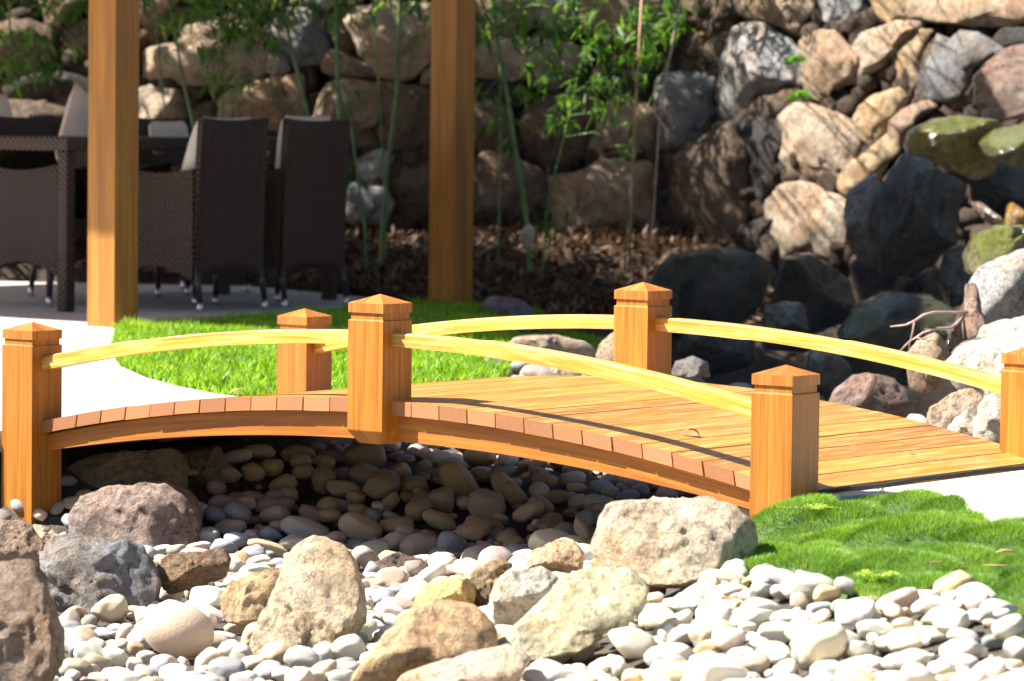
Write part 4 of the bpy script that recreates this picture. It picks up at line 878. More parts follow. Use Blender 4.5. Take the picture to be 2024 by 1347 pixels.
HAND = """470 903 30 16 -8 g;515 893 36 15 0 t;452 938 28 20 0 t;500 935 26 20 10 o;430 965 22 18 0 p;560 960 30 20 -20 o;600 935 24 18 0 t;545 985 24 16 0 g;640 915 24 16 10 t;722 904 45 30 -5 o;905 955 50 33 35 o;710 1047 47 31 10 t;600 1050 52 27 8 g;618 1020 30 20 30 p;680 968 35 20 12 o;705 985 22 18 0 o;816 962 32 22 5 o;872 993 33 34 40 p;998 968 40 24 42 o;1018 980 36 20 50 o;1075 953 28 20 0 t;960 1002 40 36 30 p;868 1030 40 19 28 t;893 1083 28 36 -25 b;958 1043 42 25 20 p;1067 1005 28 24 10 p;1104 984 25 14 -5 o;1140 966 22 11 8 k;1188 998 35 18 8 g;1094 1026 21 12 0 o;1162 1030 26 26 0 b;1110 1060 34 24 -25 b;1072 1070 20 14 -20 b;835 1085 46 32 0 p;800 1055 22 18 0 k;737 1132 21 22 0 b;780 1178 33 19 0 b;782 1212 36 22 10 p;720 1195 20 16 0 g;720 1210 22 14 10 g;1130 1105 30 20 0 b;1025 1100 35 22 10 b;1155 1055 14 38 -35 c;933 1130 28 18 0 g;905 1135 30 18 10 p;1010 910 18 10 -10 g;1205 975 20 14 0 g;1240 985 26 16 -20 b;1190 965 25 15 10 b;1265 975 20 20 0 b;650 905 36 16 -5 d;590 900 36 20 0 o;640 950 25 30 0 o;536 925 26 20 0 o;560 1000 24 20 0 d;525 1000 28 18 0 p;480 1000 28 18 -10 t;470 985 20 12 0 d;790 935 24 20 0 t;838 925 18 16 0 t;770 995 24 16 -40 o;740 1020 22 18 0 b;665 1000 30 16 5 b;570 980 22 18 0 k;500 985 30 16 0 p;440 1000 30 22 0 p;455 1045 34 20 -10 p;410 1060 32 20 -15 g;495 1062 20 14 0 g;533 1057 27 16 5 b;530 1085 44 15 18 t;440 1085 32 20 -10 b;500 1100 30 20 -10 b;468 1068 28 18 0 b;462 1121 25 31 -20 w;513 1116 28 19 -5 w;555 1120 25 16 10 b;392 1138 45 17 22 w;393 1168 31 21 -20 c;412 1175 22 17 10 c;338 1173 26 21 10 w;393 1082 28 10 -8 w;318 1090 22 12 -22 w;345 1090 24 13 -10 w;295 1198 34 14 8 k;283 1222 23 24 20 c;245 1256 27 17 -58 c;268 1284 18 17 0 t;405 1213 48 19 18 w;478 1240 37 15 -8 k;152 1280 25 25 10 b;180 1295 36 28 20 w;228 1300 27 20 15 w;150 1325 38 25 20 p;440 1262 28 14 0 g;455 1280 20 16 0 w;478 1297 22 26 0 w;418 1315 34 33 -30 c;345 1335 32 22 0 w;310 1325 30 18 -25 b;265 1315 18 15 0 w;235 1335 30 16 0 w;290 1300 22 14 0 g;200 1345 28 14 10 c;80 1350 25 15 0 b;598 1307 38 28 10 g;640 1295 26 24 -30 w;690 1285 32 32 -45 w;725 1245 22 26 0 w;745 1243 28 17 15 w;710 1265 18 18 0 g;560 1335 24 16 0 w;620 1340 26 18 0 c;675 1340 30 18 0 w;815 1328 33 17 0 w;880 1308 28 15 -10 b;975 1218 14 36 0 c;945 1210 30 14 -15 w;1000 1230 16 12 0 c;1338 1135 28 25 -20 w;1290 1170 30 22 -30 w;1365 1180 48 12 -12 g;1415 1195 24 28 0 w;1440 1154 60 26 12 c;1515 1132 34 18 -10 w;1503 1170 28 20 -30 g;1600 1165 65 33 10 w;1582 1190 22 20 20 k;1625 1205 32 15 -10 b;1665 1200 26 14 0 g;1685 1215 34 14 0 g;1725 1190 20 14 -20 c;1775 1192 46 24 -28 c;1865 1205 52 22 12 w;1968 1210 46 27 -15 w;1975 1240 38 12 12 k;2012 1285 30 28 0 g;1905 1262 34 18 10 w;1840 1255 50 18 5 w;1740 1250 50 26 10 w;1600 1290 38 36 20 g;1530 1255 40 26 -10 w;1480 1230 58 28 -25 w;1410 1255 50 34 -5 c;1403 1284 36 22 -22 y;1325 1245 56 20 -38 c;1330 1300 58 30 -5 w;1250 1260 28 14 -20 g;1295 1237 22 10 -20 b;1235 1245 30 16 10 w;1290 1212 30 15 0 y;1270 1195 22 12 -10 g;1225 1200 26 14 -10 g;1190 1232 28 20 0 c;1150 1285 28 24 -20 c;1090 1298 38 22 -10 w;1045 1325 26 18 0 b;1200 1320 40 20 -15 w;1260 1340 32 16 0 c;1110 1335 40 16 0 w;1020 1300 30 16 0 w;1160 1250 28 18 0 c;1470 1300 34 22 0 w;1550 1330 30 20 0 c;1640 1330 40 26 0 w;1560 1225 38 18 0 w;1660 1270 50 26 8 w;1700 1320 50 24 -8 w;1800 1310 60 24 -5 w;1900 1320 54 28 0 w;1990 1325 36 24 0 c;1965 1270 26 16 0 b;1780 1280 40 18 10 w;1800 785 24 18 -10 w;1830 775 26 14 -10 w;1795 800 22 12 0 w;1815 815 26 14 -20 w"""
for s in HAND.split(';'):
    q = s.split(); hand(*[float(x) for x in q[:5]], q[5])
hand(352, 1248, 74, 56, 10, 'k', 14, -.16)
# ---- random heap round them
px_, py_ = proj(GX, GY, BASE)
peb_ok = ~inpoly(PATH_L, GX, GY) & ~inpoly(PATH_R, GX, GY) & ~inpoly(LAWN, GX, GY)
for q_ in range(5): peb_ok = peb_ok & np.roll(peb_ok, 1, 0) & np.roll(peb_ok, -1, 0) & np.roll(peb_ok, 1, 1) & np.roll(peb_ok, -1, 1)
peb_ok &= ~inpoly(GR_R, GX, GY)
GM = (GX-C0[0])*A[0]+(GY-C0[1])*A[1]; GN = (GX-C0[0])*B[0]+(GY-C0[1])*B[1]
peb_ok &= ~((np.abs(GN) < WD/2+.12) & (BASE > zb(GM)-.08)) & ~((np.abs(GM) > 1.1) & (np.abs(GM) < 1.5) & (np.abs(GN) < .75) & (BASE > -.12))
peb_ok &= (BASE < -.02) & (GY < 16.5) & ~((GX < -1.45) & (GY > 10.9))
margin = (px_ > -140) & (px_ < 2170) & (py_ < 1560)
NI, NJ = H.shape
def drop(a, b, c, lim, code_f, ntry=14):
    best = None
    for _ in range(ntry):
        i, j = CAND[random.randrange(len(CAND))]
        if best is None or H[i, j]-BASE[i, j]*1.0 < best[0]: best = (H[i, j]-BASE[i, j], i, j)
    _, i, j = best
    gxs_ = (H[min(i+3, NI-1), j]-H[max(i-3, 0), j])/(6*HM['s']); gys_ = (H[i, min(j+3, NJ-1)]-H[i, max(j-3, 0)])/(6*HM['s'])
    gxs_ = max(-.6, min(.6, gxs_)); gys_ = max(-.6, min(.6, gys_))
    up = Vector((-gxs_*.7+random.gauss(0, .16), -gys_*.7+random.gauss(0, .16), 1)).normalized()
    yaw = random.uniform(0, math.pi); x = Vector((math.cos(yaw), math.sin(yaw), 0)); x = (x-up*x.dot(up)).normalized(); y = up.cross(x)
    R3 = np.array([x, y, up]).T; Am_ = R3@np.diag([a*a, b*b, c*c])@R3.T
    # footprint and lower surface
    hx, hy = math.sqrt(Am_[0, 0]), math.sqrt(Am_[1, 1]); ni, nj = int(hx/HM['s'])+1, int(hy/HM['s'])+1
    i0, i1, j0, j1 = max(0, i-ni), min(NI, i+ni+1), max(0, j-nj), min(NJ, j+nj+1)
    dx = (np.arange(i0, i1)-i)*HM['s']; dy = (np.arange(j0, j1)-j)*HM['s']; DX, DY = np.meshgrid(dx, dy, indexing='ij')
    Q_ = np.linalg.inv(Am_); qa = Q_[2, 2]; qb = 2*(Q_[0, 2]*DX+Q_[1, 2]*DY); qc = Q_[0, 0]*DX**2+Q_[1, 1]*DY**2+2*Q_[0, 1]*DX*DY-1
    disc = qb*qb-4*qa*qc; ok = disc > 0
    if ok.sum() < 3: return False
    sq = np.sqrt(np.where(ok, disc, 0)); lo = (-qb-sq)/(2*qa); hi_ = (-qb+sq)/(2*qa)
    z = np.where(ok, H[i0:i1, j0:j1]-lo, -9); zc = np.percentile(z[ok], 93)
    if zc > BASE[i, j]+c*.9+lim: return False
    sub = H[i0:i1, j0:j1]; sub[ok] = np.maximum(sub[ok], (zc+hi_)[ok])
    Mx = Matrix.Translation((gx[i], gy[j], zc)) @ Matrix(((x.x, y.x, up.x), (x.y, y.y, up.y), (x.z, y.z, up.z))).to_4x4() @ Matrix.Diagonal((a, b, c, 1))
    k = random.randrange(14); ppx, ppy = proj(gx[i], gy[j], zc)
    code = code_f(gx[i], gy[j], ppx)
    szz = math.sqrt(a*b)
    PEBS.append(dict(k=k, M=Mx, code=code, col=jit(PC[code]), c=np.array([gx[i], gy[j], zc]), px=ppx, py=ppy, sz=szz, app=math.sqrt(a*(b+c)/2)/gy[j]*F, sc=(a, b, c), hand=False, top=zc))
    return True
def code_f(x, y, ppx):
    if y > 12.8: return random.choice('ddbpgo' if x < 1.3 else 'wwcgt')
    if ppx > 900 and y < 9.2: return random.choice('wwwwwccccggky')
    if y < 9.9: return random.choice('wwccgggbbktdpt')
    return random.choice('oottppbbgkd')
def cand(mask):
    I = np.argwhere(mask); return [tuple(q) for q in I[::3]]
zones = [(peb_ok & margin & (GY < 9.6) & (px_ > 900), (.033, .058), .028, 3200),
         (peb_ok & margin & (GY < 9.9) & (px_ <= 900), (.030, .056), .018, 2000),
         (peb_ok & margin & (GY >= 9.6) & (GY < 12.9), (.034, .066), .022, 2400),
         (peb_ok & margin & (GY >= 12.9) & (px_ > 950), (.035, .08), .03, 700)]
for msk, (s0, s1), lim, nmax in zones:
    CAND = cand(msk)
    if not CAND: continue
    for q in range(nmax):
        f = 1-(q/nmax)*.72
        if q % 100 == 0 and q > nmax*.5 and ((H-BASE)[msk] < .006).mean() < .02: break
        a = (s0+(s1-s0)*random.random()**1.5*1.15)*f; b = a*random.uniform(.62, .95); c = b*random.uniform(.5, .85)
        drop(a, b, c, lim, code_f, 16)
# ---- the largest 290 in view are things, the rest one bed of stuff
def seen(p): return -15 < p['px'] < 2040 and 560 < p['py'] < 1362
def deckhide(p):               # behind deck or posts as the camera sees it (only decides which pebbles get an object of their own)
    pos = Vector(p['c']); o = Vector((0, 0, HC)); d = pos-o
    t = ((C0[0]*B[0]+C0[1]*B[1])-WD/2)/(d.x*B[0]+d.y*B[1]); q = o+d*t
    m = (q.x-C0[0])*A[0]+(q.y-C0[1])*A[1]
    return t < 1 and abs(m) < 1.25 and zb(m) < q.z < zd(m)+.0
vis = []
for n_, p in enumerate(PEBS):
    i = int((p['c'][0]-HM['x0'])/HM['s']); j = int((p['c'][1]-HM['y0'])/HM['s']); cov = False
    if 0 <= i < NI and 0 <= j < NJ and not p['hand']: cov = H[i, j] > p['c'][2]+p['sc'][2]*1.6
    if seen(p) and not cov and not deckhide(p): vis.append(p)
vis.sort(key=lambda p: -(p['app']*(1.3 if p['hand'] else 1)))
IND = vis[:292]; ids = {id(p) for p in IND}
LM = [(585, 1200, 'the tall upright boulder'), (840, 1270, 'the orange-tan sloping boulder'), (1335, 1070, 'the largest sunlit boulder'), (1130, 1210, 'the flat cream boulder'), (200, 1165, 'the rugged grey boulder'),
      (50, 1250, 'the red-brown corner boulder'), (265, 1020, 'the shaded purplish boulder'), (380, 1128, 'the pitted brown rock'), (500, 1180, 'the blocky ochre rock'), (350, 1253, 'the big round tan pebble'),
      (750, 870, 'the hanging middle post'), (1560, 1080, 'the near grass corner'), (1750, 1150, 'the fine grass edge'), (1960, 1200, 'the right-edge grass'), (1400, 1300, 'the speckled yellow pebble'),
      (1100, 1347, 'the bottom edge, centre'), (1600, 1347, 'the bottom edge centre-right'), (1950, 1347, 'the bottom right corner'), (250, 1347, 'the bottom edge, far left'), (650, 1347, 'the upright boulder foot'),
      (980, 1160, 'the craggy brown rock'), (800, 1150, 'the dark boulder in shade'), (1000, 930, 'the near beam middle'), (1250, 960, 'the near beam right end'), (520, 880, 'the near beam left half'), (1720, 800, 'the speckled brown boulder'), (1870, 820, 'the angular cream rock'), (1500, 720, 'the dome-shaped mossy boulder'), (700, 1050, 'the shaded tan wedge pebble'), (905, 955, 'the big olive pebble')]
def shape(s):
    a, b, c = sorted(s, reverse=True)
    return 'long' if a > 1.75*b else 'flat' if c < .5*b else 'round' if a < 1.2*b else 'oval'
def rel(p, l):
    dx, dy = p['px']-l[0], p['py']-l[1]
    if abs(dx) > abs(dy)*1.6: return 'to the right of' if dx > 0 else 'to the left of'
    if abs(dy) > abs(dx)*1.6: return 'below' if dy > 0 else 'above'
    return ('below and right of' if dx > 0 else 'below and left of') if dy > 0 else ('above and right of' if dx > 0 else 'above and left of')
def size_w(a): return 'large' if a > 36 else 'medium' if a > 24 else 'small'
from collections import defaultdict
buck = defaultdict(list)
for p in IND:
    l = sorted(LM, key=lambda l: (l[0]-p['px'])**2+(l[1]-p['py'])**2)
    p['lab'] = f"{size_w(p['app'])} {PN[p['code']]} {shape(p['sc'])} pebble {rel(p, l[0])} {l[0][2]}"; p['l0'] = l[0]
    buck[p['lab']].append(p)
ORD = ['nearest', 'second nearest', 'third nearest', 'fourth nearest', 'fifth nearest', 'sixth nearest', 'seventh nearest', 'eighth nearest', 'ninth nearest', 'tenth nearest', 'eleventh nearest', 'twelfth nearest']
for lab, ps in buck.items():
    if len(ps) > 1:
        ps.sort(key=lambda p: (p['l0'][0]-p['px'])**2+(p['l0'][1]-p['py'])**2)
        for k, p in enumerate(ps): p['lab'] = lab.replace(size_w(p['app']), ORD[min(k, 11)]+' '+size_w(p['app']), 1)
for p in IND:
    o = bpy.data.objects.new('pebble', PEB_BASE[p['k']][0]); col.objects.link(o); o.matrix_world = p['M']; o.color = (*p['col'], 1)
    tag(o, p['lab'], 'pebble', 'river pebbles in the stream bed')
VV, FF, CC = [], [], []; k0 = 0
V3, F3 = ico(3); LOW = []
for k in range(15):
    me, V1 = PEB_BASE[k]; V0 = ico(4)[0]
    # nearest sub-4 vertex of each sub-3 direction
    LOW.append(V1[:len(V3)] if np.allclose(V0[:len(V3)], V3, atol=1e-3) else V1[[int(np.argmax(V0@v)) for v in V3]])
for p in PEBS:
    if id(p) in ids: continue
    P = np.c_[LOW[p['k']], np.ones(len(V3))]@np.array(p['M']).T
    VV.append(P[:, :3]); FF.append(F3+k0); k0 += len(V3); CC.append(np.tile([*p['col'], 1.], (len(V3), 1)))
sm = mesh_np('pebble_bed', np.concatenate(VV), np.concatenate(FF), M_pebbed, None, True, {'pcol': ('FLOAT_COLOR', np.concatenate(CC))})
tag(sm, 'small pebbles filling the gaps of the stream bed', 'pebbles', kind='stuff')
# fine gravel under them
# ============================================================ GRASS
def blades(name, pts, base_z, hgt, wid, lean, mat, label, cat, seed, kind='stuff', dirs=None, rnd_scale=1.):
    rg = np.random.default_rng(seed); n = len(pts); yaw = rg.uniform(0, 2*math.pi, n); h = hgt*rg.uniform(.6, 1.15, n); ln = lean*rg.uniform(.2, 1.3, n)*h
    if dirs is None: la = rg.uniform(0, 2*math.pi, n); dx, dy = np.cos(la)*ln, np.sin(la)*ln
    else: dx, dy = dirs[:, 0]*h+np.cos(yaw*3)*ln*.5, dirs[:, 1]*h+np.sin(yaw*3)*ln*.5
    wx, wy = np.cos(yaw)*wid/2, np.sin(yaw)*wid/2
    b = np.stack([pts[:, 0], pts[:, 1], base_z], 1)
    def st(t, w, zz): return [b+np.stack([dx*t*t+s*wx*w, dy*t*t+s*wy*w, h*zz], 1) for s in (-1, 1)]
    l0 = st(0, 1, 0); l1 = st(.55, .85, .55); tip = b+np.stack([dx, dy, h*np.clip(1-.3*(ln/h), .5, 1)], 1)
    V = np.stack([l0[0], l0[1], l1[0], l1[1], tip], 1).reshape(-1, 3); k = np.arange(n)*5
    T = np.concatenate([np.stack([k, k+1, k+3], 1), np.stack([k, k+3, k+2], 1), np.stack([k+2, k+3, k+4], 1)])
    r = np.repeat(np.clip(rg.normal(.45, .2, n)+.16*clump(pts[:, 0], pts[:, 1], 13, 1.7), 0, 1), 5)
    o = mesh_np(name, V, T, mat, None, True, {'rnd': ('FLOAT', r)})
    return tag(o, label, cat, kind=kind)
def scatter(poly, n, seed, inset=None):
    rg = np.random.default_rng(seed); P = np.array([q[:2] for q in poly]); lo, hi = P.min(0), P.max(0); out = []
    while sum(map(len, out)) < n:
        q = rg.uniform(lo, hi, (n, 2)); q = q[inpoly(poly, q[:, 0], q[:, 1])]; out.append(q)
    return np.concatenate(out)[:n]
def clump(x, y, s, seed=0.): return np.sin(x*s+seed)*np.sin(y*s*1.1+seed*2)+.5*np.sin(x*s*2.3+y*s*1.7+seed)
lw = scatter(LAWN, 62000, 3)
z = np.minimum(np.maximum(terr(lw[:, 0], lw[:, 1]), -.12), -.012)-.002
hh = .058+.016*clump(lw[:, 0], lw[:, 1], 9)
for q, nm in ((slice(0, None), 'lawn'),): blades('lawn', lw, z, hh, .0068, .6, M_grass, 'bright green tufted lawn beyond the bridge', 'lawn', 5)
def inset_pts(poly, n, seed):
    return scatter(poly, n, seed)
zy = inset_pts(GR_R, 330000, 8); zy = zy[(zy[:, 0] < 1.75) & (zy[:, 1] > 6.6)]
# cushions of fine grass: mounds made of many clumps
rg = np.random.default_rng(77); mc = scatter(GR_R, 150, 21); mc = mc[mc[:, 0] < 1.8]; mr = rg.uniform(.045, .11, len(mc)); mh = mr*rg.uniform(.3, .5, len(mc))
def mound(p):
    z = np.zeros(len(p)); gxv = np.zeros((len(p), 2))
    for c, r, h in zip(mc, mr, mh):
        d = p-c; q = 1-(d**2).sum(1)/r**2; ok = q > 0; hh = h*np.sqrt(np.clip(q, 0, 1)); up = hh > z
        z = np.where(up, hh, z); gxv = np.where((up & ok)[:, None], d/r, gxv)
    return z, gxv
mz, mg = mound(zy)
tz = terr(zy[:, 0], zy[:, 1])
blades('fine_grass', zy, tz+mz-.004, .016+.004*clump(zy[:, 0], zy[:, 1], 20), .0011, .45, M_zoy, 'cushions of fine emerald grass beside the right end of the bridge', 'grass', 9, dirs=mg*.8)
# soil-green mound body under the blades
gX = np.arange(.3, 1.9, .02); gY = np.arange(6.6, 9.6, .02); gXX, gYY = np.meshgrid(gX, gY, indexing='ij'); pp = np.stack([gXX.ravel(), gYY.ravel()], 1)
mzz, _ = mound(pp); zz = terr(pp[:, 0], pp[:, 1])+mzz-.002; ins = inpoly(GR_R, pp[:, 0], pp[:, 1]); zz = np.where(ins, zz, terr(pp[:, 0], pp[:, 1])-.03)
idg = np.arange(len(pp)).reshape(gXX.shape); Fg = np.stack([idg[:-1, :-1], idg[1:, :-1], idg[1:, 1:], idg[:-1, 1:]], -1).reshape(-1, 4)
Fg = Fg[ins[Fg].any(1)]
M_thatch = simple('grass_thatch', (.05, .10, .02), .9, .4, 60)
tag(mesh_np('grass_mound', np.c_[pp, zz], Fg, M_thatch, None, True), kind='structure')
def tuft(c, r, n, h, label, seed, droop=1.0, mat=None):
    rg = np.random.default_rng(seed); a = rg.uniform(0, 2*math.pi, n); q = r*.55*np.sqrt(rg.uniform(0, 1, n)); p = np.stack([c[0]+np.cos(a)*q, c[1]+np.sin(a)*q], 1)
    d = np.stack([np.cos(a), np.sin(a)], 1)*(q/r)[:, None]*1.9*droop
    o = blades('grass_tuft', p, np.full(n, c[2])+.0, h, .0014, .4, mat or M_zoy, label, 'grass tuft', seed, kind=None, dirs=d); return o
p = onz(1962, 1062, 0); tuft((p[0], p[1], .0), .075, 2600, .05, 'round green grass tuft alone on the pale path at the right edge', 31)
p = onz(2024, 1078, 0); tuft((p[0], p[1], .0), .06, 1500, .04, 'grass tuft at the right edge, cut off by the frame', 32)

# ============================================================ MULCH AND LEAF LITTER
n = 26000; rg = np.random.default_rng(11)
P = np.stack([rg.uniform(-3.2, 2.2, n), rg.uniform(17.9, 21.6, n)], 1)
ok = ~inpoly(PATH_L, P[:, 0], P[:, 1]) & ~inpoly(LAWN, P[:, 0], P[:, 1]) & (terr(P[:, 0], P[:, 1]) > -.2); P = P[ok]; n = len(P)
def flakes(name, P, z, ln0, ln1, mat, label, cat, seed, tilt=.5, lo=0., hi=1.):
    rg = np.random.default_rng(seed); n = len(P); yaw = rg.uniform(0, 2*math.pi, n); l = rg.uniform(ln0, ln1, n); w = l*rg.uniform(.16, .42, n); ti = rg.normal(0, tilt, n); ro = rg.normal(0, tilt, n)
    ux = np.stack([np.cos(yaw)*np.cos(ti), np.sin(yaw)*np.cos(ti), np.sin(ti)], 1); vx = np.stack([-np.sin(yaw)*np.cos(ro), np.cos(yaw)*np.cos(ro), np.sin(ro)], 1)
    c = np.c_[P, z+.006+np.abs(np.sin(ti))*l*.5]; up = np.array([0, 0, 1.])
    v = [c-ux*l[:, None]/2, c+vx*w[:, None]/2+up*.15*w[:, None], c+ux*l[:, None]/2, c-vx*w[:, None]/2+up*.15*w[:, None]]
    V = np.stack(v, 1).reshape(-1, 3); k = np.arange(n)*4; T = np.concatenate([np.stack([k, k+1, k+2], 1), np.stack([k, k+2, k+3], 1)])
    r = np.repeat(np.clip(lo+(hi-lo)*rg.beta(1.3, 2.2, n), 0, 1), 4)
    return tag(mesh_np(name, V, T, mat, None, False, {'rnd': ('FLOAT', r)}), label, cat, kind='stuff')
flakes('leaf_litter', P, terr(P[:, 0], P[:, 1]), .03, .10, M_litter, 'dry bamboo leaves and mulch on the ground at the foot of the rock wall', 'leaf litter', 12)

# ============================================================ BAMBOO
LEAVES = {}
def leafset(parent, name, clusters, seed, scale=1., mat=None):
    """clusters: (x,y,z, radius, count). Lance-shaped leaves on fine drooping sprays"""
    rg = np.random.default_rng(seed); VS = []; k = 0; TS = []; RS = []
    for (x, y, z, r, n) in clusters:
        n = int(n); c = np.array([x, y, z]); nf = max(1, n//7)
        fc = c+rg.normal(0, 1, (nf, 3))*np.array([r*.55, r*.4, r*.55]); fi = rg.integers(0, nf, n)
        fd = rg.uniform(0, 2*math.pi, nf)
        a = fd[fi]+rg.normal(0, .75, n); el = rg.normal(-.45, .38, n)
        d = np.stack([np.cos(a)*np.cos(el), np.sin(a)*np.cos(el), np.sin(el)], 1)
        l = rg.uniform(.055, .125, n)*scale; w = l*rg.uniform(.06, .095, n)
        s = np.cross(d, np.array([0, 0, 1.])+rg.normal(0, .35, (n, 3))); s /= np.linalg.norm(s, axis=1)[:, None]
        b = fc[fi]+rg.normal(0, .012, (n, 3))*scale; dn = np.array([0, 0, -1.])
        m1 = b+d*(l*.35)[:, None]; m2 = b+d*(l*.7)[:, None]+dn*(l*.06)[:, None]; t = b+d*l[:, None]+dn*(l*.2)[:, None]
        V = np.stack([b, m1+s*w[:, None], m1-s*w[:, None], m2+s*w[:, None]*.8, m2-s*w[:, None]*.8, t], 1).reshape(-1, 3)
        q = k+np.arange(n)*6; TS += [np.stack([q, q+1, q+2], 1), np.stack([q+1, q+3, q+4], 1), np.stack([q+1, q+4, q+2], 1), np.stack([q+3, q+5, q+4], 1)]
        VS.append(V); RS.append(np.repeat(rg.uniform(0, 1, n), 6)); k += 6*n
    return mesh_np(name, np.concatenate(VS), np.concatenate(TS), mat or M_bleaf, parent, False, {'rnd': ('FLOAT', np.concatenate(RS))})
def bamboo(path, rad, D, clus, label, top=2.9, bend=(.25, -.1), up_n=5, seed=1, dens=1.):
    pts = [Vector(atD(x, y, D)) for x, y in path]          # top to bottom as in the photo
    pts = pts[::-1]; bs = pts[0].copy(); gz = float(terr(bs.x, bs.y))
    if bs.z > gz+.02:
        d = (pts[0]-pts[1]); d = d/abs(d.z); pts.insert(0, Vector((bs.x+d.x*(bs.z-gz)*.4, bs.y, gz-.02)))
    bs = pts[0].copy(); d = (pts[-1]-pts[-2]).normalized(); p = pts[-1].copy(); n = 7; lean = Vector((d.x, d.y, 0))
    while p.z < top:
        d = (d+Vector((bend[0]*.10, bend[1]*.10, 0))).normalized(); p = p+d*.25; pts.append(p.copy())
    root = empty('bamboo', bs, label, 'bamboo', 'bamboo plants along the rock wall')
    # resample with nodes (slight swelling rings)
    fine = []; rr = []; 
    for i in range(len(pts)-1):
        m = max(2, int((pts[i+1]-pts[i]).length/.05))
        for j in range(m): fine.append(pts[i].lerp(pts[i+1], j/m))
    fine.append(pts[-1]); tot = len(fine)
    for i in range(tot): rr.append(rad*(1-.55*i/tot)*(1.22 if i % 5 == 0 else 1.))
    tube('culm', [q-bs for q in fine], rr, M_culm, root, 8)
    cl = []
    for (px, py, rp, n_) in clus:
        q = atD(px, py, D-random.uniform(0, .35)); cl.append((q[0], q[1], q[2], rp*D/F, n_*(.7 if px > 930 else 1.)))
        s_ = min(fine, key=lambda f: (f-Vector(q)).length+max(0, (q[2]-.0-f.z))*0); 
        if (s_-Vector(q)).length > .03:
            mid = s_.lerp(Vector(q), .5)+Vector((0, 0, .05)); tube('branch', [s_-bs, mid-bs, Vector(q)-bs], [.004, .003, .0015], M_culm, root, 5)
    rg = random.Random(seed)
    for k in range(up_n):
        zt = 1.68+(top-1.68)*(k+rg.random())/up_n; f = min(fine, key=lambda f: abs(f.z-zt))
        cx_, cy_, cz_ = f.x+rg.uniform(-.45, .45), 21.25+.12*(zt-1.7)+rg.uniform(-.35, .25)-max(0, f.x-.6)*.6, f.z+rg.uniform(-.1, .15)
        cl.append((cx_, cy_, cz_, .25, int(105*dens)))
        tube('branch', [f-bs, Vector((cx_, cy_, cz_))-bs], [.004, .002], M_culm, root, 4)
    fo_ = leafset(root, 'foliage', [(x-bs.x, y-bs.y, z-bs.z, r, n_) for x, y, z, r, n_ in cl], seed)
    return root
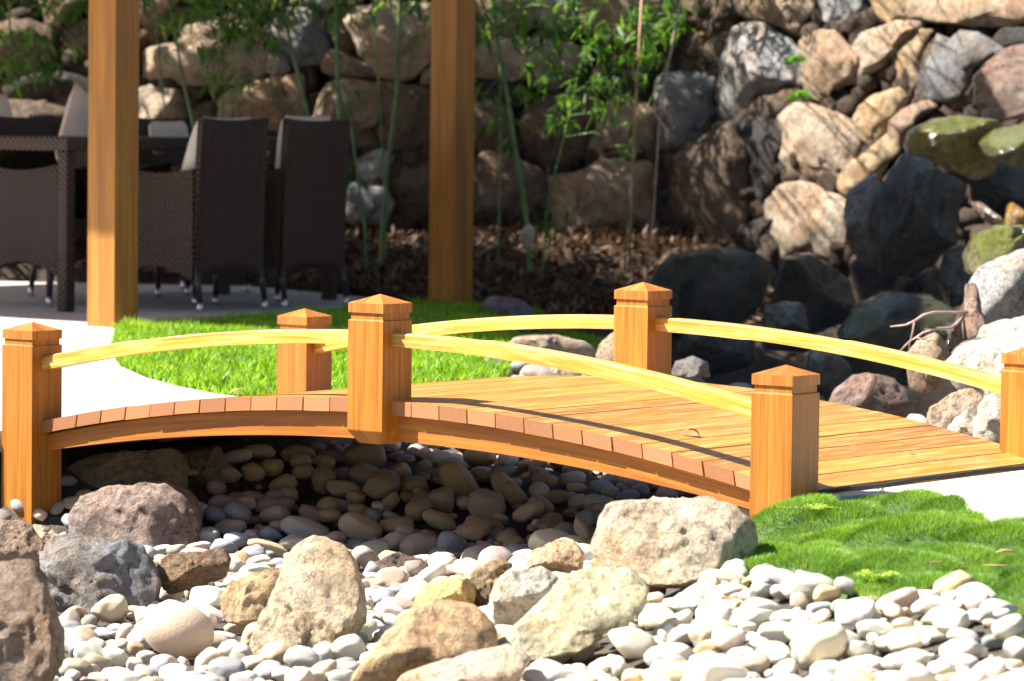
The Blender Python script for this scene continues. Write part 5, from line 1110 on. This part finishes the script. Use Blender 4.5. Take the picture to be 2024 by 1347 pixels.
BAM = [
 ([(18, -10), (20, 100), (10, 240), (5, 330)], .008, 20.3, [(60, 15, 75, 130), (25, 75, 60, 110), (90, 105, 55, 80), (50, 125, 45, 60), (130, 20, 60, 70), (10, 150, 40, 40)], 'bamboo at the far left edge with a dark mass of leaves'),
 ([(303, -10), (312, 90), (330, 260)], .006, 20.4, [(300, 10, 30, 16), (318, 110, 14, 8)], 'thin dark bamboo culm just right of the front pergola post'),
 ([(330, -10), (345, 60), (362, 160), (385, 260)], .009, 20.1, [(350, 20, 45, 40), (395, 5, 45, 60)], 'curved yellowish bamboo culm crossing the big pitted tan rock'),
 ([(440, -10), (442, 100), (436, 262)], .007, 20.0, [(430, 25, 55, 110), (470, 60, 45, 70), (410, 115, 45, 55), (425, 150, 25, 30), (490, 20, 50, 80), (475, 145, 18, 12)], 'leafy bamboo above the chairs, left of the blue-grey rock'),
 ([(458, -10), (462, 120), (470, 262)], .006, 20.3, [(515, 50, 40, 60), (520, 90, 20, 20), (545, 10, 35, 40)], 'thin bamboo culm behind the nearest chair back with leaves up to its right'),
 ([(556, -10), (575, 90), (598, 180), (617, 262)], .013, 20.2, [(560, 10, 35, 40), (600, 5, 30, 24)], 'thick dark bamboo culm slanting across the blue-grey rock'),
 ([(664, -10), (666, 120), (672, 240), (682, 350), (676, 432)], .014, 19.9, [(668, 8, 34, 34), (650, 190, 18, 10), (690, 190, 22, 10), (690, 345, 24, 30)], 'thick upright bamboo culm right beside the farthest right chair'),
 ([(676, 150), (690, 220), (705, 330), (722, 455)], .009, 19.8, [(700, 215, 18, 8)], 'thin bamboo culm leaning from the thick one by the farthest right chair', 0),
 ([(735, -10), (738, 60), (748, 160), (757, 330), (762, 440)], .005, 20.3, [(745, 2, 24, 16)], 'very thin yellow bamboo culm in front of the big cream boulder'),
 ([(790, -10), (788, 80), (784, 180), (770, 300), (756, 448)], .012, 20.0, [(800, 0, 35, 24), (815, 80, 34, 10), (840, 25, 22, 10)], 'green bamboo culm nearest to the left of the rear pergola post'),
 ([(972, -10), (983, 80), (1000, 170), (1018, 290), (1036, 400), (1043, 455)], .014, 19.6, [(950, 40, 34, 40), (985, 10, 45, 60), (1010, 60, 40, 50), (1045, 20, 45, 70), (1085, 40, 50, 80), (1130, 20, 50, 70), (1180, 50, 45, 60), (1010, 215, 26, 20)], 'thickest bamboo culm right of the rear pergola post, rising from a pale sheath'),
 ([(982, 30), (990, 160), (990, 300), (985, 480)], .006, 19.8, [(960, 60, 26, 30), (965, 180, 24, 20), (985, 205, 26, 30), (1005, 250, 26, 26), (960, 120, 22, 16)], 'thin bamboo culm immediately left of the thickest culm'),
 ([(1180, -20), (1165, 60), (1140, 160), (1120, 250), (1095, 350), (1080, 432)], .006, 19.9, [(1080, 100, 50, 90), (1130, 130, 50, 90), (1190, 110, 50, 90), (1235, 150, 45, 80), (1265, 95, 45, 70), (1150, 70, 50, 80), (1060, 150, 45, 60), (1180, 195, 34, 40), (1075, 225, 26, 22), (1128, 235, 30, 26), (1235, 200, 28, 34), (1228, 255, 22, 24), (1232, 290, 16, 16), (1115, 420, 16, 10), (1075, 440, 16, 14), (1120, 185, 34, 30)], 'leafy arching bamboo in the middle of the wall behind the dry canes'),
 ([(1330, -20), (1335, 0)], .008, 19.7, [(1300, 30, 45, 60), (1330, 60, 24, 16), (1265, 20, 50, 60), (1310, 5, 40, 50), (1290, 80, 30, 24)], 'bamboo whose leaves hang in at the top edge beside the pale cane', 1),
]
for k, b in enumerate(BAM):
    path, rad, D, cl, lab = b[:5]; fl = b[5] if len(b) > 5 else None
    if fl == 1: path = [(1372, -60), (1330, 100), (1262, 250), (1240, 420)]; rad = .004
    bamboo(path, rad, D, cl, lab, top=.9 if fl == 0 else 2.5+.9*((k*7) % 5)/5, bend=(random.uniform(-.5, .5), random.uniform(-.6, .3)), up_n=0 if fl == 0 else 10, seed=60+k, dens=(.5, .95, .7)[k % 3])
def cane(path, D, rad, mat, label, name='dry_cane', cat='cane'):
    pts = [Vector(atD(x, y, D)) for x, y in path]; o = tube(name, pts, rad, mat, None, 7); return tag(o, label, cat)
cane([(1269, -20), (1262, 120), (1254, 240), (1248, 380), (1244, 540)], 19.2, .0055, M_stick, 'reddish dry cane hanging vertically in front of the wall, right of centre')
cane([(1349, -20), (1330, 80), (1316, 150), (1302, 260), (1292, 420), (1281, 510), (1277, 575)], 19.0, .0055, M_twig, 'pale grey dry cane slanting down to the mossy boulder')
p = atD(1043, 468, 19.45)
V0, F0 = ico(3); vv = V0.copy(); vv[:, 0] *= .036*(1-.45*np.clip(-vv[:, 2], 0, 1)**1.2); vv[:, 1] *= .03*(1-.45*np.clip(-vv[:, 2], 0, 1)**1.2); vv[:, 2] *= .065
o = mesh_np('culm_sheath', vv, F0, M_sheath, None, True); o.location = p; o.rotation_euler = (.1, .12, 0); tag(o, 'pale papery sheath at the foot of the thickest bamboo culm', 'bamboo sheath')
# ferns on the wall
def fern(px, py, D, n, ln, label, seed):
    rg = random.Random(seed); c = Vector(atD(px, py, D)); root = c; VS, TS, RS = [], [], []
    for f in range(n):
        a = rg.uniform(-1.2, 1.2)-.3; d = Vector((math.sin(a), -.55, math.cos(a)*.5-.1)).normalized(); L_ = ln*rg.uniform(.7, 1.1); s = d.cross(Vector((0, -1, .3))).normalized()
        for q in range(12):
            t = (q+1)/13; b = c+d*L_*t+Vector((0, 0, -.35*L_*t*t)); wl = L_*.28*math.sin(math.pi*min(1, t*.95+.1))
            for sg in (-1, 1):
                e = b+s*sg*wl+d*wl*.3; k = len(VS); VS += [tuple(b-d*.003), tuple(b+d*.004), tuple(e)]; TS.append((k, k+1, k+2)); RS += [rg.random()]*3
    tag(mesh_np('fern', np.array(VS), np.array(TS), M_fern, None, False, {'rnd': ('FLOAT', RS)}, loc=c), label, 'fern')
fern(1572, 122, 19.75, 9, .11, 'small light green fern growing in the wall left of the golden tan rock, upper one', 4)
fern(1583, 190, 19.7, 9, .10, 'small blue-green fern in the wall below the other fern', 5)

# ============================================================ TWIGS, FALLEN LEAVES, WEEDS
tr = empty('dead_branch', atD(1905, 620, 12.6), 'bare dry forked twigs sticking out over the dark pond beside the pale slab', 'dead branch'); tb = tr.location
def tw_(path, r, D=12.6):
    tube('twig', [Vector(atD(x, y, D+.05*math.sin(x*.03)))-tb for x, y in path], r, M_twig, tr, 6)
tw_([(1912, 618), (1880, 617), (1845, 617), (1825, 622), (1808, 634), (1790, 642), (1760, 645)], [.0055, .005, .005, .0045, .0045, .004, .002])
tw_([(1908, 622), (1890, 640), (1878, 648), (1850, 649), (1825, 657), (1802, 673), (1790, 684), (1778, 697)], [.006, .005, .005, .0045, .004, .004, .003, .002])
tw_([(1808, 632), (1804, 655), (1798, 680), (1796, 695)], [.0035, .003, .0025, .0015])
tw_([(1812, 666), (1830, 672)], [.003, .0015]); tw_([(1903, 625), (1903, 645), (1904, 668)], [.003, .0025, .0015])
def fallen(px, py, z, ln, wd, yaw, curl, c, label, tilt=0., name='fallen_leaf', onp=None):
    p = onp if onp is not None else hit(px, py, z) if z is not None else None
    n = 10; V, Fc = [], []
    for i in range(n+1):
        u = i/n; w = wd*math.sin(math.pi*(.04+.93*u))**.7/2; a = (u-.5)*curl; R = ln/curl if abs(curl) > .01 else 0
        x = R*math.sin(a) if R else (u-.5)*ln; zz = R*(1-math.cos(a)) if R else 0
        for s in (-1, 0, 1): V.append((x, s*w, zz+abs(s)*w*.35))
    for i in range(n): a = 3*i; Fc += [(a, a+1, a+4, a+3), (a+1, a+2, a+5, a+4)]
    m = simple('fallen_leaf_brown', c, .6, .3, 40); o = mesh_np(name, np.array(V), Fc, m, None, True)
    s_ = o.modifiers.new('s', 'SOLIDIFY'); s_.thickness = .0008
    o.location = (p[0], p[1], p[2]+.004); o.rotation_euler = (tilt, 0, yaw); return tag(o, label, 'fallen leaf', 'fallen leaves')
def deckp(px, py):
    r = ray(px, py); Ds = np.linspace(8.5, 12, 1500)
    for D in Ds:
        q = r*(D/r[1])+[0, 0, HC]; m = (q[:2]-C0)@A
        if q[2] <= zd(m): return q
lr, lb = (.40, .13, .06), (.30, .16, .09)
fallen(0, 0, None, .055, .022, .2, -2.6, lr, 'curled reddish brown leaf lying on the deck planks', name='fallen_leaf', onp=deckp(1366, 864)+np.array([0, 0, .012]))
fallen(0, 0, None, .018, .010, .6, .5, (.55, .38, .08), 'tiny yellow leaf on the last deck planks by the pale path', onp=deckp(1800, 899))
fallen(470, 776, .015, .05, .03, .3, -1.2, (.45, .25, .13), 'curled brown leaf at the edge of the lawn near the deck')
fallen(1506, 1092, .03, .06, .018, .9, .6, (.5, .3, .2), 'pale brown leaf lying on the fine grass next to the largest sunlit boulder', .5)
fallen(1596, 1125, .03, .06, .022, 1.3, .5, lr, 'reddish leaf standing upright between grass and white pebbles', 1.2)
fallen(1850, 1118, .035, .03, .012, .1, .3, lb, 'small brown leaf in the middle of the fine grass')
fallen(1990, 1095, .035, .045, .016, .1, -.6, (.45, .25, .15), 'pinkish brown leaf on the fine grass at the right edge')
fallen(1970, 1125, .035, .05, .012, 0, .3, (.4, .25, .15), 'long brown leaf on the fine grass below the pinkish leaf')
fallen(1440, 1190, .05, .06, .018, .8, 1., (.5, .2, .1), 'orange-brown curled leaf between white pebbles left of the grass')
fallen(280, 1180, .03, .05, .018, .2, 1., (.45, .2, .14), 'pinkish leaf on the pebbles right of the rugged grey boulder')
fallen(815, 1298, .06, .045, .012, 1.2, .3, (.5, .28, .15), 'thin leaf on the orange-tan sloping boulder', 1.1)
fallen(1690, 1172, .02, .06, .018, -.3, .4, lr, 'red-brown leaf at the lower edge of the fine grass')
def weed(px, py, z, n, spread, hgt, label, seed, mat=None, lsz=.006):
    rg = random.Random(seed); c = Vector(hit(px, py, z)); VS, TS, RS = [], [], []
    for s in range(n):
        a = rg.uniform(0, 2*math.pi); ln = spread*rg.uniform(.3, 1.3); m = rg.randint(3, 7)
        pb = Vector((0, 0, 0)); sd = Vector((-math.sin(a), math.cos(a), 0))*.0007
        for q in range(m):
            t = (q+1)/m; b = Vector((math.cos(a)*ln*t, math.sin(a)*ln*t, hgt*(1.2*t-.6*t*t)))
            k = len(VS); VS += [tuple(pb-sd), tuple(pb+sd), tuple(b+sd), tuple(b-sd)]; TS += [(k, k+1, k+2), (k, k+2, k+3)]; RS += [.3]*4; pb = b
            for sg in (-1, 1):
                d = Vector((math.cos(a+sg*1.1), math.sin(a+sg*1.1), .35)); w = Vector((-d.y, d.x, .1)).normalized(); l = lsz*rg.uniform(.7, 1.3); k = len(VS)
                VS += [tuple(b), tuple(b+d*l*.5+w*l*.33), tuple(b+d*l), tuple(b+d*l*.5-w*l*.33)]; TS += [(k, k+1, k+2), (k, k+2, k+3)]; RS += [rg.random()]*4
    tag(mesh_np('weed', np.array(VS)+np.array(c), np.array(TS), mat or M_weed, None, False, {'rnd': ('FLOAT', RS)}, loc=c), label, 'weed', 'weeds in the fine grass')
weed(1610, 1008, .03, 22, .075, .012, 'low creeping weed with round leaves at the foot of the front right post', 1)
weed(1728, 1165, .02, 16, .035, .05, 'pale variegated weed at the edge of the white pebbles', 2, lsz=.010)
weed(1745, 975, .006, 5, .04, .012, 'small yellow-green weed in the post shadow on the pale path', 6)
